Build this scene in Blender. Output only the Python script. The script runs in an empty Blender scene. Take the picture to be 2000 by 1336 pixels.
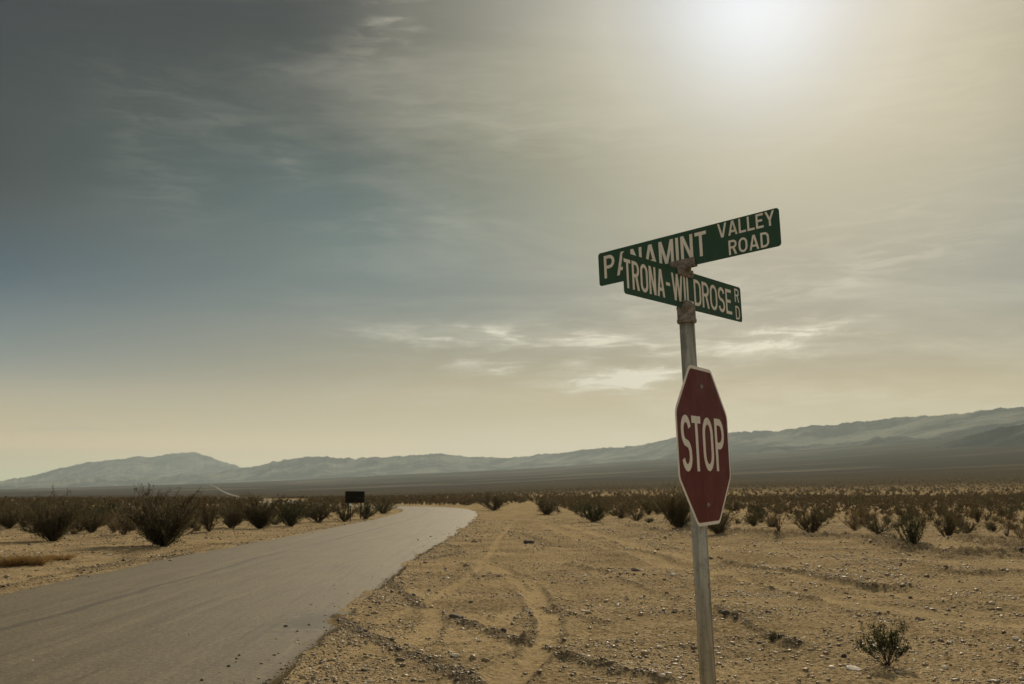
import bpy, math, random
import numpy as np
from mathutils import Vector, Matrix
R = math.radians
scene = bpy.context.scene
col = scene.collection

# ------------------------------------------------------------------ camera
EYE = 1.7
FPX = 1944.0                       # focal length in pixels of the 2000 px wide photograph (35 mm lens)
TH = math.atan(292 / FPX)
cam_d = bpy.data.cameras.new('camera')
cam_d.sensor_width = 36.0
cam_d.lens = FPX / 2000 * 36.0
cam_d.clip_start = 0.1
cam_d.clip_end = 90000
cam_d.dof.use_dof = True
cam_d.dof.focus_distance = 5.4
cam_d.dof.aperture_fstop = 7.1
cam = bpy.data.objects.new('camera', cam_d)
col.objects.link(cam)
cam.location = (0, 0, EYE)
cam.rotation_euler = (math.pi / 2 + TH, 0, 0)
scene.camera = cam

# ------------------------------------------------------------------ sun, exposure
SUN_AZ, SUN_EL = R(14.5), R(26.5)
SUN_DIR = Vector((math.sin(SUN_AZ) * math.cos(SUN_EL), math.cos(SUN_AZ) * math.cos(SUN_EL), math.sin(SUN_EL)))
sl = bpy.data.lights.new('sun', 'SUN')
sl.energy = 5.0
sl.angle = R(0.6)
sl.color = (1.0, 0.86, 0.64)
sun = bpy.data.objects.new('sun', sl)
col.objects.link(sun)
sun.rotation_euler = SUN_DIR.to_track_quat('Z', 'Y').to_euler()
scene.view_settings.view_transform = 'Standard'
scene.view_settings.look = 'None'
scene.view_settings.exposure = 0.0
scene.view_settings.gamma = 1.0
scene.view_settings.use_curve_mapping = False
scene.cycles.max_bounces = 5
scene.cycles.diffuse_bounces = 2
scene.cycles.glossy_bounces = 2
scene.cycles.transmission_bounces = 3
scene.cycles.volume_bounces = 0
scene.cycles.sample_clamp_indirect = 4


class G:
    """tiny helper for node maths"""
    def __init__(s, tree):
        s.t = tree; s.n = tree.nodes; s.l = tree.links

    def node(s, kind, **kw):
        n = s.n.new(kind)
        for k, v in kw.items():
            setattr(n, k, v)
        return n

    def put(s, sock, v):
        if isinstance(v, bpy.types.NodeSocket):
            s.l.new(v, sock)
        elif v is not None:
            if sock.type == 'RGBA' and not isinstance(v, (int, float)) and len(v) == 3:
                v = (*v, 1)
            sock.default_value = v

    def m(s, op, a, b=None, c=None, clamp=False):
        n = s.node('ShaderNodeMath', operation=op, use_clamp=clamp)
        s.put(n.inputs[0], a); s.put(n.inputs[1], b); s.put(n.inputs[2], c)
        return n.outputs[0]

    def vm(s, op, a, b=None, out=0):
        n = s.node('ShaderNodeVectorMath', operation=op)
        s.put(n.inputs[0], a); s.put(n.inputs[1], b)
        return n.outputs[out]

    def mix(s, f, a, b, mode='MIX'):
        n = s.node('ShaderNodeMix', data_type='RGBA', blend_type=mode)
        s.put(n.inputs[0], f); s.put(n.inputs[6], a); s.put(n.inputs[7], b)
        return n.outputs[2]

    def sep(s, v):
        n = s.node('ShaderNodeSeparateXYZ'); s.put(n.inputs[0], v)
        return n.outputs

    def comb(s, x, y, z):
        n = s.node('ShaderNodeCombineXYZ')
        for i, v in enumerate((x, y, z)): s.put(n.inputs[i], v)
        return n.outputs[0]

    def mr(s, v, a, b, c=0.0, d=1.0, smooth=True):
        n = s.node('ShaderNodeMapRange', interpolation_type='SMOOTHSTEP' if smooth else 'LINEAR')
        for i, q in enumerate((v, a, b, c, d)): s.put(n.inputs[i], q)
        return n.outputs[0]

    def noise(s, vec, scale, detail=4.0, rough=0.55, dist=0.0):
        n = s.node('ShaderNodeTexNoise')
        s.put(n.inputs['Vector'], vec)
        n.inputs['Scale'].default_value = scale; n.inputs['Detail'].default_value = detail
        n.inputs['Roughness'].default_value = rough; n.inputs['Distortion'].default_value = dist
        return n.outputs[0]

    def ramp(s, f, stops, interp='EASE'):
        n = s.node('ShaderNodeValToRGB'); r = n.color_ramp; r.interpolation = interp
        while len(r.elements) < len(stops): r.elements.new(0.5)
        for e, (p, c) in zip(r.elements, stops):
            e.position = p; e.color = (*c, 1)
        s.put(n.inputs[0], f)
        return n.outputs[0]


def lin(r, g, b):
    return tuple(((v / 255 + 0.055) / 1.055) ** 2.4 if v > 10 else v / 255 / 12.92 for v in (r, g, b))


# ------------------------------------------------------------------ world: hazy desert sky with cirrus
world = bpy.data.worlds.new('World')
scene.world = world
world.use_nodes = True
wt = world.node_tree
wt.nodes.clear()
g = G(wt)
out = g.node('ShaderNodeOutputWorld')
sky = g.node('ShaderNodeTexSky', sky_type='NISHITA', sun_disc=False)
sky.sun_elevation = SUN_EL
sky.sun_rotation = SUN_AZ
sky.altitude = 600
sky.air_density = 1.0; sky.dust_density = 2.0; sky.ozone_density = 1.0
SKY_K = 0.05
tc = g.node('ShaderNodeTexCoord')
d = g.vm('NORMALIZE', tc.outputs['Generated'])
dx, dy, dz = g.sep(d)
DEG = 57.29578
el = g.m('MULTIPLY', g.m('ARCSINE', dz), DEG)
az = g.m('MULTIPLY', g.m('ARCTAN2', dx, dy), DEG)
dot = g.vm('DOT_PRODUCT', d, tuple(SUN_DIR), out=1)
th = g.m('MULTIPLY', g.m('ARCCOSINE', g.m('MINIMUM', dot, 0.99999)), DEG)
e01 = g.m('DIVIDE', el, 45.0, clamp=True)
# sky colour by height above the horizon: far from the sun, halfway, near the sun (linear light)
ELS = [0, 3, 6, 10, 15, 20, 26, 45]
SKY_FAR = [(1.5009, 1.0057, 0.5936), (0.827, 0.6323, 0.37), (0.3387, 0.3262, 0.2637), (0.076, 0.1208, 0.1533), (0.022, 0.027, 0.0338), (0.022, 0.027, 0.03), (0.022, 0.027, 0.03), (0.0467, 0.0389, 0.03)]
SKY_MID = [(1.3535, 0.8894, 0.5353), (0.7446, 0.5693, 0.3444), (0.4319, 0.3404, 0.1956), (0.1925, 0.2101, 0.1823), (0.0816, 0.1283, 0.1306), (0.0347, 0.0559, 0.0534), (0.022, 0.027, 0.03), (0.022, 0.027, 0.03)]
SKY_SUN = [(0.4906, 0.3224, 0.1941), (0.5112, 0.3376, 0.2043), (0.524, 0.3569, 0.2169), (0.5466, 0.3962, 0.2296), (0.5504, 0.4748, 0.2947), (0.4455, 0.4115, 0.2557), (0.4853, 0.4617, 0.3342), (0.5227, 0.5218, 0.4828)]
GLOWC = [(0.3627, 0.429, 0.5041), (0.0, 0.0, 0.0993), (0.0, 0.0, 0.0), (0.2427, 0.1853, 0.1269)]
#SKYFIT
rf, rm, rs_ = (g.ramp(e01, [(e / 45, c) for e, c in zip(ELS, L)], 'CARDINAL') for L in (SKY_FAR, SKY_MID, SKY_SUN))
base = g.mix(g.mr(th, 44.0, 26.0, smooth=False), rf, rm)
base = g.mix(g.m('POWER', g.mr(th, 26.0, 8.0, smooth=False), 1.7), base, rs_)
# unseen sky behind the viewer, brightened to fill the sign faces
back = g.mr(dy, 0.35, -0.5)
base = g.mix(back, base, lin(178, 176, 166))
# broad aureole of the veiled sun
def gauss(v, w): return g.m('POWER', 2.71828, g.m('MULTIPLY', g.m('POWER', g.m('DIVIDE', v, w), 2.0), -1.0))


E2 = Vector((math.sin(R(29)) * math.cos(R(22)), math.cos(R(29)) * math.cos(R(22)), math.sin(R(22))))   # thicker veil right of the sun
th2 = g.m('MULTIPLY', g.m('ARCCOSINE', g.m('MINIMUM', g.vm('DOT_PRODUCT', d, tuple(E2), out=1), 0.99999)), DEG)
for c_, b_ in zip(GLOWC, (gauss(th, 5.0), gauss(th, 9.0), gauss(th, 16.0), gauss(th2, 10.0))):
    t_ = g.vm('SCALE', c_); g.put(t_.node.inputs['Scale'], b_)
    base = g.vm('ADD', base, t_)
# cirrus: large faint veils + placed wisps; coordinates on a high plane so streaks fan out with perspective
inv = g.m('DIVIDE', 1.0, g.m('ADD', g.m('MAXIMUM', dz, 0.0), 0.12))
px = g.m('MULTIPLY', dx, inv); py = g.m('MULTIPLY', dy, inv)
pl = g.comb(px, g.m('MULTIPLY', py, 0.55), 0.0)
rot = g.node('ShaderNodeMapping'); rot.inputs['Rotation'].default_value = (0, 0, R(-24)); rot.inputs['Scale'].default_value = (0.55, 2.0, 1)
g.put(rot.inputs[0], pl)
n1 = g.noise(rot.outputs[0], 1.7, 7, 0.6, 0.7)
ae = g.comb(g.m('MULTIPLY', az, 0.035), g.m('MULTIPLY', el, 0.16), 3.3)
n2 = g.noise(ae, 2.3, 6, 0.6, 0.5)
veil = g.m('MULTIPLY', g.m('MULTIPLY', g.mr(n1, 0.44, 0.78), 0.16), g.mr(th, 46.0, 20.0, 0.18, 1.0))
lowb = g.m('MULTIPLY', g.mr(el, 15.0, 4.0), g.mr(az, -26.0, 0.0))
veil = g.m('ADD', veil, g.m('MULTIPLY', g.m('MULTIPLY', g.mr(n2, 0.42, 0.72), lowb), 0.28))
fine = g.noise(g.comb(g.m('MULTIPLY', g.m('ADD', az, g.m('MULTIPLY', el, -0.8)), 0.13), g.m('MULTIPLY', el, 0.72), 1.7), 2.4, 8, 0.58, 0.6)
tex = g.mr(fine, 0.40, 0.66)
wa = g.m('MULTIPLY', g.m('SUBTRACT', g.noise(g.comb(g.m('MULTIPLY', az, 0.10), g.m('MULTIPLY', el, 0.2), 9.0), 1.6, 6, 0.62), 0.5), 8.0)
wb = g.m('MULTIPLY', g.m('SUBTRACT', g.noise(g.comb(g.m('MULTIPLY', az, 0.16), g.m('MULTIPLY', el, 0.3), 5.0), 1.6, 7, 0.60), 0.5), 2.4)
azw = g.m('ADD', az, wa); elw = g.m('ADD', el, wb)


def wisp(px_, py_, w, h, ang, k, soft=False):
    """a soft wisp centred on a direction; w,h in pixels of the 2000 px photograph turned to degrees"""
    a, b = (px_ - 1000) / FPX, -(py_ - 668) / FPX
    v = Vector((a, math.cos(TH) - b * math.sin(TH), math.sin(TH) + b * math.cos(TH))).normalized()
    A, E_ = math.degrees(math.atan2(v.x, v.y)), math.degrees(math.asin(v.z))
    sw, sh = w / FPX * DEG / math.cos(math.radians(E_)), h / FPX * DEG
    ca, sa = math.cos(R(ang)), math.sin(R(ang))
    u = g.m('SUBTRACT', azw if w > 60 else az, A); q = g.m('SUBTRACT', elw, E_)
    uu = g.m('DIVIDE', g.m('ADD', g.m('MULTIPLY', u, ca), g.m('MULTIPLY', q, sa)), sw)
    qq = g.m('DIVIDE', g.m('SUBTRACT', g.m('MULTIPLY', q, ca), g.m('MULTIPLY', u, sa)), sh)
    r2 = g.m('ADD', g.m('MULTIPLY', uu, uu), g.m('MULTIPLY', qq, qq))
    ga = g.m('POWER', 2.718, g.m('MULTIPLY', r2, -1.0))
    if soft: return g.m('MULTIPLY', ga, k)
    return g.m('MULTIPLY', g.m('MULTIPLY', ga, g.m('ADD', g.m('MULTIPLY', tex, 0.70), 0.16)), k)


acc = veil
for args in [(1205, 741, 110, 20, 4, 1.3), (1255, 733, 60, 15, 8, 1.1), (975, 711, 80, 14, 2, 0.9), (1110, 666, 300, 17, -3, 0.8), (880, 658, 130, 13, 0, 0.6),
             (1590, 650, 100, 14, 7, 0.8), (1480, 672, 140, 16, 5, 0.7), (1130, 706, 40, 10, 6, 0.4), (1700, 525, 330, 42, 16, 0.24),
             (1300, 600, 260, 55, 14, 0.20), (775, 42, 62, 32, 18, 0.34), (690, 100, 120, 40, 8, 0.13), (400, 235, 230, 50, -14, 0.10),
             (275, 300, 75, 130, 30, 0.09), (555, 312, 46, 16, -30, 0.10), (330, 390, 60, 60, -40, 0.08), (780, 435, 200, 30, 5, 0.12),
             (1000, 250, 380, 60, -8, 0.10), (1650, 680, 200, 12, -2, 0.2), (1750, 400, 300, 30, 12, 0.12), (120, 835, 160, 12, 0, 0.2), (1880, 110, 220, 150, 20, 0.10),
             (640, 790, 380, 26, 3, 0.16), (1650, 770, 420, 26, -2, 0.25)]:
    acc = g.m('ADD', acc, wisp(*args))
ccol = g.mix(g.mr(th, 45.0, 12.0), lin(150, 156, 150), lin(252, 242, 216))
base = g.mix(g.m('MINIMUM', acc, 0.85), base, ccol)
# ground-coloured lower half
base = g.mix(g.mr(el, -1.0, -6.0), base, lin(120, 108, 84))
bg1 = g.node('ShaderNodeBackground'); g.put(bg1.inputs[0], sky.outputs[0]); bg1.inputs[1].default_value = SKY_K
bg2 = g.node('ShaderNodeBackground'); g.put(bg2.inputs[0], base); bg2.inputs[1].default_value = 1.0
mx = g.node('ShaderNodeMixShader'); mx.inputs[0].default_value = 0.93
g.l.new(bg1.outputs[0], mx.inputs[1]); g.l.new(bg2.outputs[0], mx.inputs[2])
g.l.new(mx.outputs[0], out.inputs[0])
world.cycles.sampling_method = 'MANUAL'
world.cycles.sample_map_resolution = 512


# ------------------------------------------------------------------ numeric noise and terrain
def _hash(ix, iy, seed):
    h = (ix.astype(np.int64) * 374761393 + iy.astype(np.int64) * 668265263 + seed * 1442695041) & 0xFFFFFFFF
    h = ((h ^ (h >> 13)) * 1274126177) & 0xFFFFFFFF
    return ((h ^ (h >> 16)) & 0xFFFF) / 65535.0


def vnoise(x, y, seed=0):
    xi, yi = np.floor(x), np.floor(y)
    fx, fy = x - xi, y - yi
    fx = fx * fx * (3 - 2 * fx); fy = fy * fy * (3 - 2 * fy)
    a = _hash(xi, yi, seed); b = _hash(xi + 1, yi, seed)
    c = _hash(xi, yi + 1, seed); e = _hash(xi + 1, yi + 1, seed)
    return (a * (1 - fx) + b * fx) * (1 - fy) + (c * (1 - fx) + e * fx) * fy


def fbm(x, y, octv=4, seed=0, gain=0.5):
    x = np.asarray(x, float); y = np.asarray(y, float)
    s = 0; a = 1.0; n = 0
    for i in range(octv):
        s = s + a * (vnoise(x, y, seed + i * 17) - 0.5); n += a
        x, y = x * 1.91 + y * 0.57 + 13.7, y * 1.91 - x * 0.57 + 5.1
        a *= gain
    return s / n * 2       # about -1..1


def ss(a, b, x):
    t = np.clip((x - a) / (b - a), 0, 1)
    return t * t * (3 - 2 * t)


# alluvial fan: rise in photo pixels above eye level, by azimuth
FAN_X = np.array([-900, -300, 0, 200, 400, 600, 800, 1000, 1200, 1400, 1600, 1800, 2000, 2400, 3000])
FAN_P = np.array([2, 2, 3, 8, 14, 22, 33, 43, 55, 67, 82, 98, 113, 140, 160])
FAN_AZ = np.arctan((FAN_X - 1000) / FPX)
FAN_T = FAN_P / FPX
G_R = np.log(np.array([60, 150, 400, 1000, 2500, 7000, 30000]))
G_V = np.array([0, 0.01, 0.09, 0.22, 0.46, 1.0, 1.05])
DIP_R = np.log(np.array([120, 300, 500, 1000, 1500, 3000, 7000, 30000]))
DIP_V = np.array([0, -5, -9.6, -12.5, -11, -8, 0, 0]) / FPX


def far_z(x, y):
    r = np.hypot(x, y)
    a = np.arctan2(x, y)
    T = np.interp(a, FAN_AZ, FAN_T) * ss(2.4, 1.2, np.abs(a))
    gg = np.interp(np.log(np.maximum(r, 1.0)), G_R, G_V)
    dip = np.interp(np.log(np.maximum(r, 1.0)), DIP_R, DIP_V) * ss(math.atan(300 / FPX), math.atan(-350 / FPX), a) * ss(2.4, 1.2, np.abs(a))
    sw = ss(1500, 5000, r) * 7.0 * fbm(x * 0.0007, y * 0.0007, 2, 70)
    return (gg * T + dip) * r + sw + ss(60, 400, r) * ss(-300, 500, x) * 0.9


# centre line of the paved road (metres), bending left about a hundred metres out
ROAD = [(-5.1, -30), (-5.25, 0), (-5.38, 10), (-5.6, 20), (-5.68, 28), (-5.45, 42), (-5.45, 60), (-5.7, 74), (-6.4, 88), (-8.0, 100), (-11.2, 109),
        (-16.5, 115.5), (-24, 122), (-32, 136)]


def unproj(px_, py_):
    a, b = (px_ - 1000) / FPX, -(py_ - 668) / FPX
    v = np.array([a, math.cos(TH) - b * math.sin(TH), math.sin(TH) + b * math.cos(TH)])
    if v[2] < -0.011:
        t = -EYE / v[2]
        P = np.array([0, 0, EYE]) + v * t
        if np.hypot(P[0], P[1]) < 90: return P
    rs = np.exp(np.linspace(math.log(40), math.log(12000), 1500))
    hx = v[0] / np.hypot(v[0], v[1]); hy = v[1] / np.hypot(v[0], v[1]); sl_ = v[2] / np.hypot(v[0], v[1])
    dz_ = EYE + sl_ * rs - far_z(hx * rs, hy * rs)
    i = np.argmax(dz_ < 0) if np.any(dz_ < 0) else -1
    return np.array([hx * rs[i], hy * rs[i], EYE + sl_ * rs[i]])


def resample(pts, n):
    pts = np.array(pts, float)
    # Catmull-Rom
    P = np.vstack([2 * pts[0] - pts[1], pts, 2 * pts[-1] - pts[-2]])
    o = []
    for i in range(1, len(P) - 2):
        t = np.linspace(0, 1, n, endpoint=False)[:, None]
        a, b, c, e = P[i - 1], P[i], P[i + 1], P[i + 2]
        o.append(0.5 * ((2 * b) + (c - a) * t + (2 * a - 5 * b + 4 * c - e) * t ** 2 + (3 * b - a - 3 * c + e) * t ** 3))
    o.append(P[-2][None])
    return np.vstack(o)


for q in [(560, 979), (506, 977), (483, 974.5), (463, 970.5), (448, 966), (438, 962), (428, 957), (419, 951.5), (411, 947)]:
    P = unproj(*q)
    ROAD.append((P[0], P[1]))
RC = resample(ROAD, 12)
HALF = 3.12


def poly_dist(x, y, pts):
    """distance to a polyline and signed side"""
    best = np.full(x.shape, 1e9)
    for (ax, ay), (bx, by) in zip(pts[:-1], pts[1:]):
        vx, vy = bx - ax, by - ay
        L = vx * vx + vy * vy + 1e-9
        t = np.clip(((x - ax) * vx + (y - ay) * vy) / L, 0, 1)
        best = np.minimum(best, np.hypot(x - ax - t * vx, y - ay - t * vy))
    return best


def road_d(x, y):
    """positive inside the paved strip"""
    x = np.asarray(x, float); y = np.asarray(y, float)
    dd = np.full(x.shape, -99.0)
    near = (np.abs(x) < 120) & (np.abs(y) < 330)
    k = RC[:, 1] < 360
    if near.any():
        dd[near] = HALF - poly_dist(x[near], y[near], RC[k])
    return dd


def W(*pts):
    return resample([tuple(unproj(a, b)[:2]) for a, b in pts], 6)


# wheel tracks, ruts and ridges of gravel seen on the dirt shoulder (photo pixels laid on the ground)
TRACKS = [(W((940, 1095), (1025, 1138), (1052, 1181), (1075, 1217), (1068, 1260), (1025, 1292), (985, 1330)), 0.22),
          (W((800, 1150), (845, 1195), (848, 1220), (816, 1246), (760, 1262)), 0.16),
          (W((905, 1195), (970, 1222), (1000, 1195), (1040, 1185)), 0.15),
          (W((1040, 990), (1015, 1010), (985, 1040), (950, 1090), (880, 1150), (740, 1215)), 0.11),
          (W((1045, 990), (1050, 1012), (1100, 1040), (1250, 1085), (1450, 1135), (1700, 1180), (2000, 1215)), 0.32),
          (W((1100, 1025), (1280, 1075), (1500, 1112), (1750, 1160), (2000, 1180)), 0.30),
          (W((560, 1336), (640, 1290), (760, 1262), (900, 1250), (1060, 1250)), 0.2)]
RIDGES = [  # line, half width, height, darkness (gravel and painted shade)
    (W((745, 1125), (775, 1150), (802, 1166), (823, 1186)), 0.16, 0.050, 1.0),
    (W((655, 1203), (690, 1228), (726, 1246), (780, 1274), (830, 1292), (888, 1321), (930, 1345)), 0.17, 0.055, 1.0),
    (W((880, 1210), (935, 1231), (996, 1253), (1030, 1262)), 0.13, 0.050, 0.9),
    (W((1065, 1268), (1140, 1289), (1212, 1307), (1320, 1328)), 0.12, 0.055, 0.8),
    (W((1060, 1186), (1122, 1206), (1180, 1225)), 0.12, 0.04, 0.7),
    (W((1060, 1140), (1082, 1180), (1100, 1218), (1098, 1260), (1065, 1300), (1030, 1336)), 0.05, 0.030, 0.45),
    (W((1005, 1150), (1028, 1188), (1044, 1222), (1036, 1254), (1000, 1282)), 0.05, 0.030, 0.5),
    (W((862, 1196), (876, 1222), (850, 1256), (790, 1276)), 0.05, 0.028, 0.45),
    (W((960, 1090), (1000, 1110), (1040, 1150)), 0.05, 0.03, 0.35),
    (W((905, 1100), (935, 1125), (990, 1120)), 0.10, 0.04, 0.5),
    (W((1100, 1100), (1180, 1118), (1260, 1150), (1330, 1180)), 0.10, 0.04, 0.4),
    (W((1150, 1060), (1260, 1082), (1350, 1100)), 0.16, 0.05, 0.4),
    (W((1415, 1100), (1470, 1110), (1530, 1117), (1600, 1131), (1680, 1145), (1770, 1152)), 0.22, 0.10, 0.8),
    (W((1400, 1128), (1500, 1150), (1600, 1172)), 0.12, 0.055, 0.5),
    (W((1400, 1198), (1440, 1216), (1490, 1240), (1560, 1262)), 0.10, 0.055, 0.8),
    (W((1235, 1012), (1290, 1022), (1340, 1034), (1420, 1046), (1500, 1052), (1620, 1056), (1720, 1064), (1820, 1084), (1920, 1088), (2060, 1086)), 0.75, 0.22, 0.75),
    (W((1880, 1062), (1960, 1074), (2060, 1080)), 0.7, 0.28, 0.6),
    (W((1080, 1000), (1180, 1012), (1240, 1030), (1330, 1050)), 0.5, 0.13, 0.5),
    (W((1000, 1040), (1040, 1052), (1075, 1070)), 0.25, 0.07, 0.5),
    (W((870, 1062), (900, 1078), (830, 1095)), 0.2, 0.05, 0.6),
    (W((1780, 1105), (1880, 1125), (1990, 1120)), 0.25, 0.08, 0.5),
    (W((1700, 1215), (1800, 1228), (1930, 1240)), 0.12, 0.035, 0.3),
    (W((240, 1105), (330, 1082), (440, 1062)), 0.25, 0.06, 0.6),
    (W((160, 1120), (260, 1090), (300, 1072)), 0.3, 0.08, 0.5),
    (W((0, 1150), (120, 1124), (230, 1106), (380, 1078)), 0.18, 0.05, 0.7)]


def near_masks(x, y):
    """height, sand mask and mask of dark gravel with painted ridge shade on the shoulder"""
    h = np.zeros(x.shape); sand = np.zeros(x.shape); dark = np.zeros(x.shape)
    wob = fbm(x * 2.3, y * 2.3, 3, 31) * 0.10
    n2 = fbm(x * 7, y * 7, 3, 77)
    for pts, w in TRACKS:
        lo, hi = pts.min(0) - 2, pts.max(0) + 2
        k = (x > lo[0]) & (x < hi[0]) & (y > lo[1]) & (y < hi[1])
        if not k.any(): continue
        dd = poly_dist(x[k], y[k], pts) + wob[k] * 0.7
        m_ = ss(w * 1.25, w * 0.6, dd)
        sand[k] = np.maximum(sand[k], m_)
        lip = np.exp(-((dd - w * 1.25) / (0.07 + w * 0.2)) ** 2)
        h[k] += -0.022 * m_ + 0.018 * lip * (0.6 + 0.8 * n2[k])
    for pts, w, hh, dk in RIDGES:
        lo, hi = pts.min(0) - 3, pts.max(0) + 3
        k = (x > lo[0]) & (x < hi[0]) & (y > lo[1]) & (y < hi[1])
        if not k.any(): continue
        dd = poly_dist(x[k], y[k], pts) + wob[k] * (0.6 + w)
        b = np.exp(-(dd / w) ** 2)
        h[k] += hh * b * (0.55 + 0.9 * np.clip(n2[k] + 0.45, 0, 1.4))
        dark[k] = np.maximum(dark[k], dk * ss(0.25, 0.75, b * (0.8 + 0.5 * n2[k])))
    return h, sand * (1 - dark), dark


def ground_parts(x, y):
    x = np.asarray(x, float); y = np.asarray(y, float)
    r = np.hypot(x, y)
    z = far_z(x, y)
    nk = r < 60
    h = np.zeros(x.shape); sand = np.zeros(x.shape); dark = np.zeros(x.shape)
    if nk.any():
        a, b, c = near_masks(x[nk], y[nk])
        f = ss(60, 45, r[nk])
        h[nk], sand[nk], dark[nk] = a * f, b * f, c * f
        xn, yn = x[nk], y[nk]
        rough = 0.35 + 0.9 * np.clip(0.5 + 0.8 * fbm(xn * 0.55, yn * 0.55, 3, 61), 0, 1)
        h[nk] += f * (1 - 0.55 * sand[nk]) * rough * 0.036 * fbm(xn * 5.2, yn * 5.2, 5, 21, 0.62)
    fade = ss(260, 60, r)
    h += fade * (0.085 * fbm(x * 0.33, y * 0.33, 3, 3) + 0.030 * fbm(x * 1.7, y * 1.7, 3, 9))
    # low hummocks under the scrub
    h += ss(26, 40, r) * ss(400, 200, r) * 0.09 * np.clip(fbm(x * 0.8, y * 0.8, 2, 55), 0, 1)
    # broad swells of the far plain
    rd = road_d(x, y)
    e = rd - 0.06 + 0.09 * fbm(x * 1.1, y * 1.1, 4, 41, 0.6) + 0.08 * ss(80, 40, r) * fbm(x * 6, y * 6, 3, 44, 0.6) 
    near_edge = ss(-3.5, -0.3, rd)
    h = h * (1 - 0.6 * near_edge) + near_edge * (-0.004 + 0.035 * fbm(x * 0.7, y * 0.7, 3, 49))
    inside = ss(0.0, 0.2, e)
    lowin = ss(-0.3, 0.6, rd)
    h = h * (1 - inside) + (-0.07) * inside
    return z, h, sand, dark, inside


def ground_z(x, y):
    z, h, *_ = ground_parts(np.atleast_1d(x), np.atleast_1d(y))
    return z + h


# ------------------------------------------------------------------ mesh helpers
def set_props(o, label=None, cat=None, group=None, kind=None):
    if label: o['label'] = label
    if cat: o['category'] = cat
    if group: o['group'] = group
    if kind: o['kind'] = kind
    return o


def mesh_np(name, verts, faces, mats=(), smooth=False, attrs=None):
    """faces: (n,k) int array"""
    me = bpy.data.meshes.new(name)
    verts = np.asarray(verts, np.float32); faces = np.asarray(faces, np.int32)
    n, k = faces.shape
    me.vertices.add(len(verts)); me.vertices.foreach_set('co', verts.ravel())
    me.loops.add(n * k); me.loops.foreach_set('vertex_index', faces.ravel())
    me.polygons.add(n); me.polygons.foreach_set('loop_start', np.arange(0, n * k, k, dtype=np.int32))
    if smooth: me.polygons.foreach_set('use_smooth', np.ones(n, bool))
    for an, (dom, dat) in (attrs or {}).items():
        a = me.attributes.new(an, 'FLOAT', dom); a.data.foreach_set('value', np.asarray(dat, np.float32).ravel())
    me.update(calc_edges=True)
    for m_ in mats: me.materials.append(m_)
    return me


def link(name, me, parent=None, loc=None):
    o = bpy.data.objects.new(name, me)
    col.objects.link(o)
    if parent: o.parent = parent
    if loc is not None: o.location = loc
    return o


def empty(name, loc, rot=(0, 0, 0)):
    o = bpy.data.objects.new(name, None)
    o.empty_display_size = 0.2
    col.objects.link(o); o.location = loc; o.rotation_euler = rot
    return o


class MB:
    """collects polygons of any size into one mesh"""
    def __init__(s): s.v = []; s.f = []

    def add(s, vs, fs):
        b = len(s.v); s.v += [tuple(v) for v in vs]; s.f += [tuple(i + b for i in f) for f in fs]

    def prism(s, poly, z0, z1, tr=lambda p: p):
        n = len(poly)
        vs = [tr((x, y, z0)) for x, y in poly] + [tr((x, y, z1)) for x, y in poly]
        fs = [tuple(range(n))[::-1], tuple(range(n, 2 * n))] + [(i, (i + 1) % n, (i + 1) % n + n, i + n) for i in range(n)]
        s.add(vs, fs)

    def box(s, c, sz, tr=lambda p: p):
        x, y, z = (v / 2 for v in sz)
        s.prism([(c[0] - x, c[1] - y), (c[0] + x, c[1] - y), (c[0] + x, c[1] + y), (c[0] - x, c[1] + y)], c[2] - z, c[2] + z, tr)

    def lathe(s, prof, n=32, c=(0, 0), caps=True):
        vs = []
        for r_, z in prof:
            vs += [(c[0] + r_ * math.cos(2 * math.pi * i / n), c[1] + r_ * math.sin(2 * math.pi * i / n), z) for i in range(n)]
        fs = []
        for k in range(len(prof) - 1):
            for i in range(n):
                j = (i + 1) % n
                fs.append((k * n + i, k * n + j, (k + 1) * n + j, (k + 1) * n + i))
        if caps:
            fs.append(tuple(range(n))[::-1]); fs.append(tuple(range((len(prof) - 1) * n, len(prof) * n)))
        s.add(vs, fs)

    def build(s, name, mat, parent=None, bevel=0, smooth=False):
        me = bpy.data.meshes.new(name)
        me.from_pydata(s.v, [], s.f); me.update(calc_edges=True)
        me.materials.append(mat)
        o = link(name, me, parent)
        if smooth:
            me.polygons.foreach_set('use_smooth', [len(p.vertices) <= 4 for p in me.polygons])
        if bevel:
            b = o.modifiers.new('bevel', 'BEVEL'); b.width = bevel; b.segments = 2; b.limit_method = 'ANGLE'; b.angle_limit = R(35)
        return o


# ------------------------------------------------------------------ materials
def mat(name, rough=0.8):
    m_ = bpy.data.materials.new(name); m_.use_nodes = True
    q = G(m_.node_tree)
    b = m_.node_tree.nodes['Principled BSDF']
    b.inputs['Roughness'].default_value = rough
    b.inputs['Specular IOR Level'].default_value = 0.3
    return m_, q, b


def bump(q, b, height, strength, dist):
    n = q.node('ShaderNodeBump'); n.inputs['Strength'].default_value = strength; n.inputs['Distance'].default_value = dist
    q.put(n.inputs['Height'], height); q.put(b.inputs['Normal'], n.outputs[0])


def simple(name, c, rough=0.8, var=0.25, scale=8.0, spec=0.3, metal=0.0):
    m_, q, b = mat(name, rough)
    t = q.node('ShaderNodeTexCoord').outputs['Object']
    n = q.noise(t, scale, 5, 0.65)
    q.put(b.inputs['Base Color'], q.mix(n, tuple(v * (1 - var) for v in c), tuple(min(1, v * (1 + var)) for v in c)))
    b.inputs['Specular IOR Level'].default_value = spec; b.inputs['Metallic'].default_value = metal
    return m_


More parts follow.
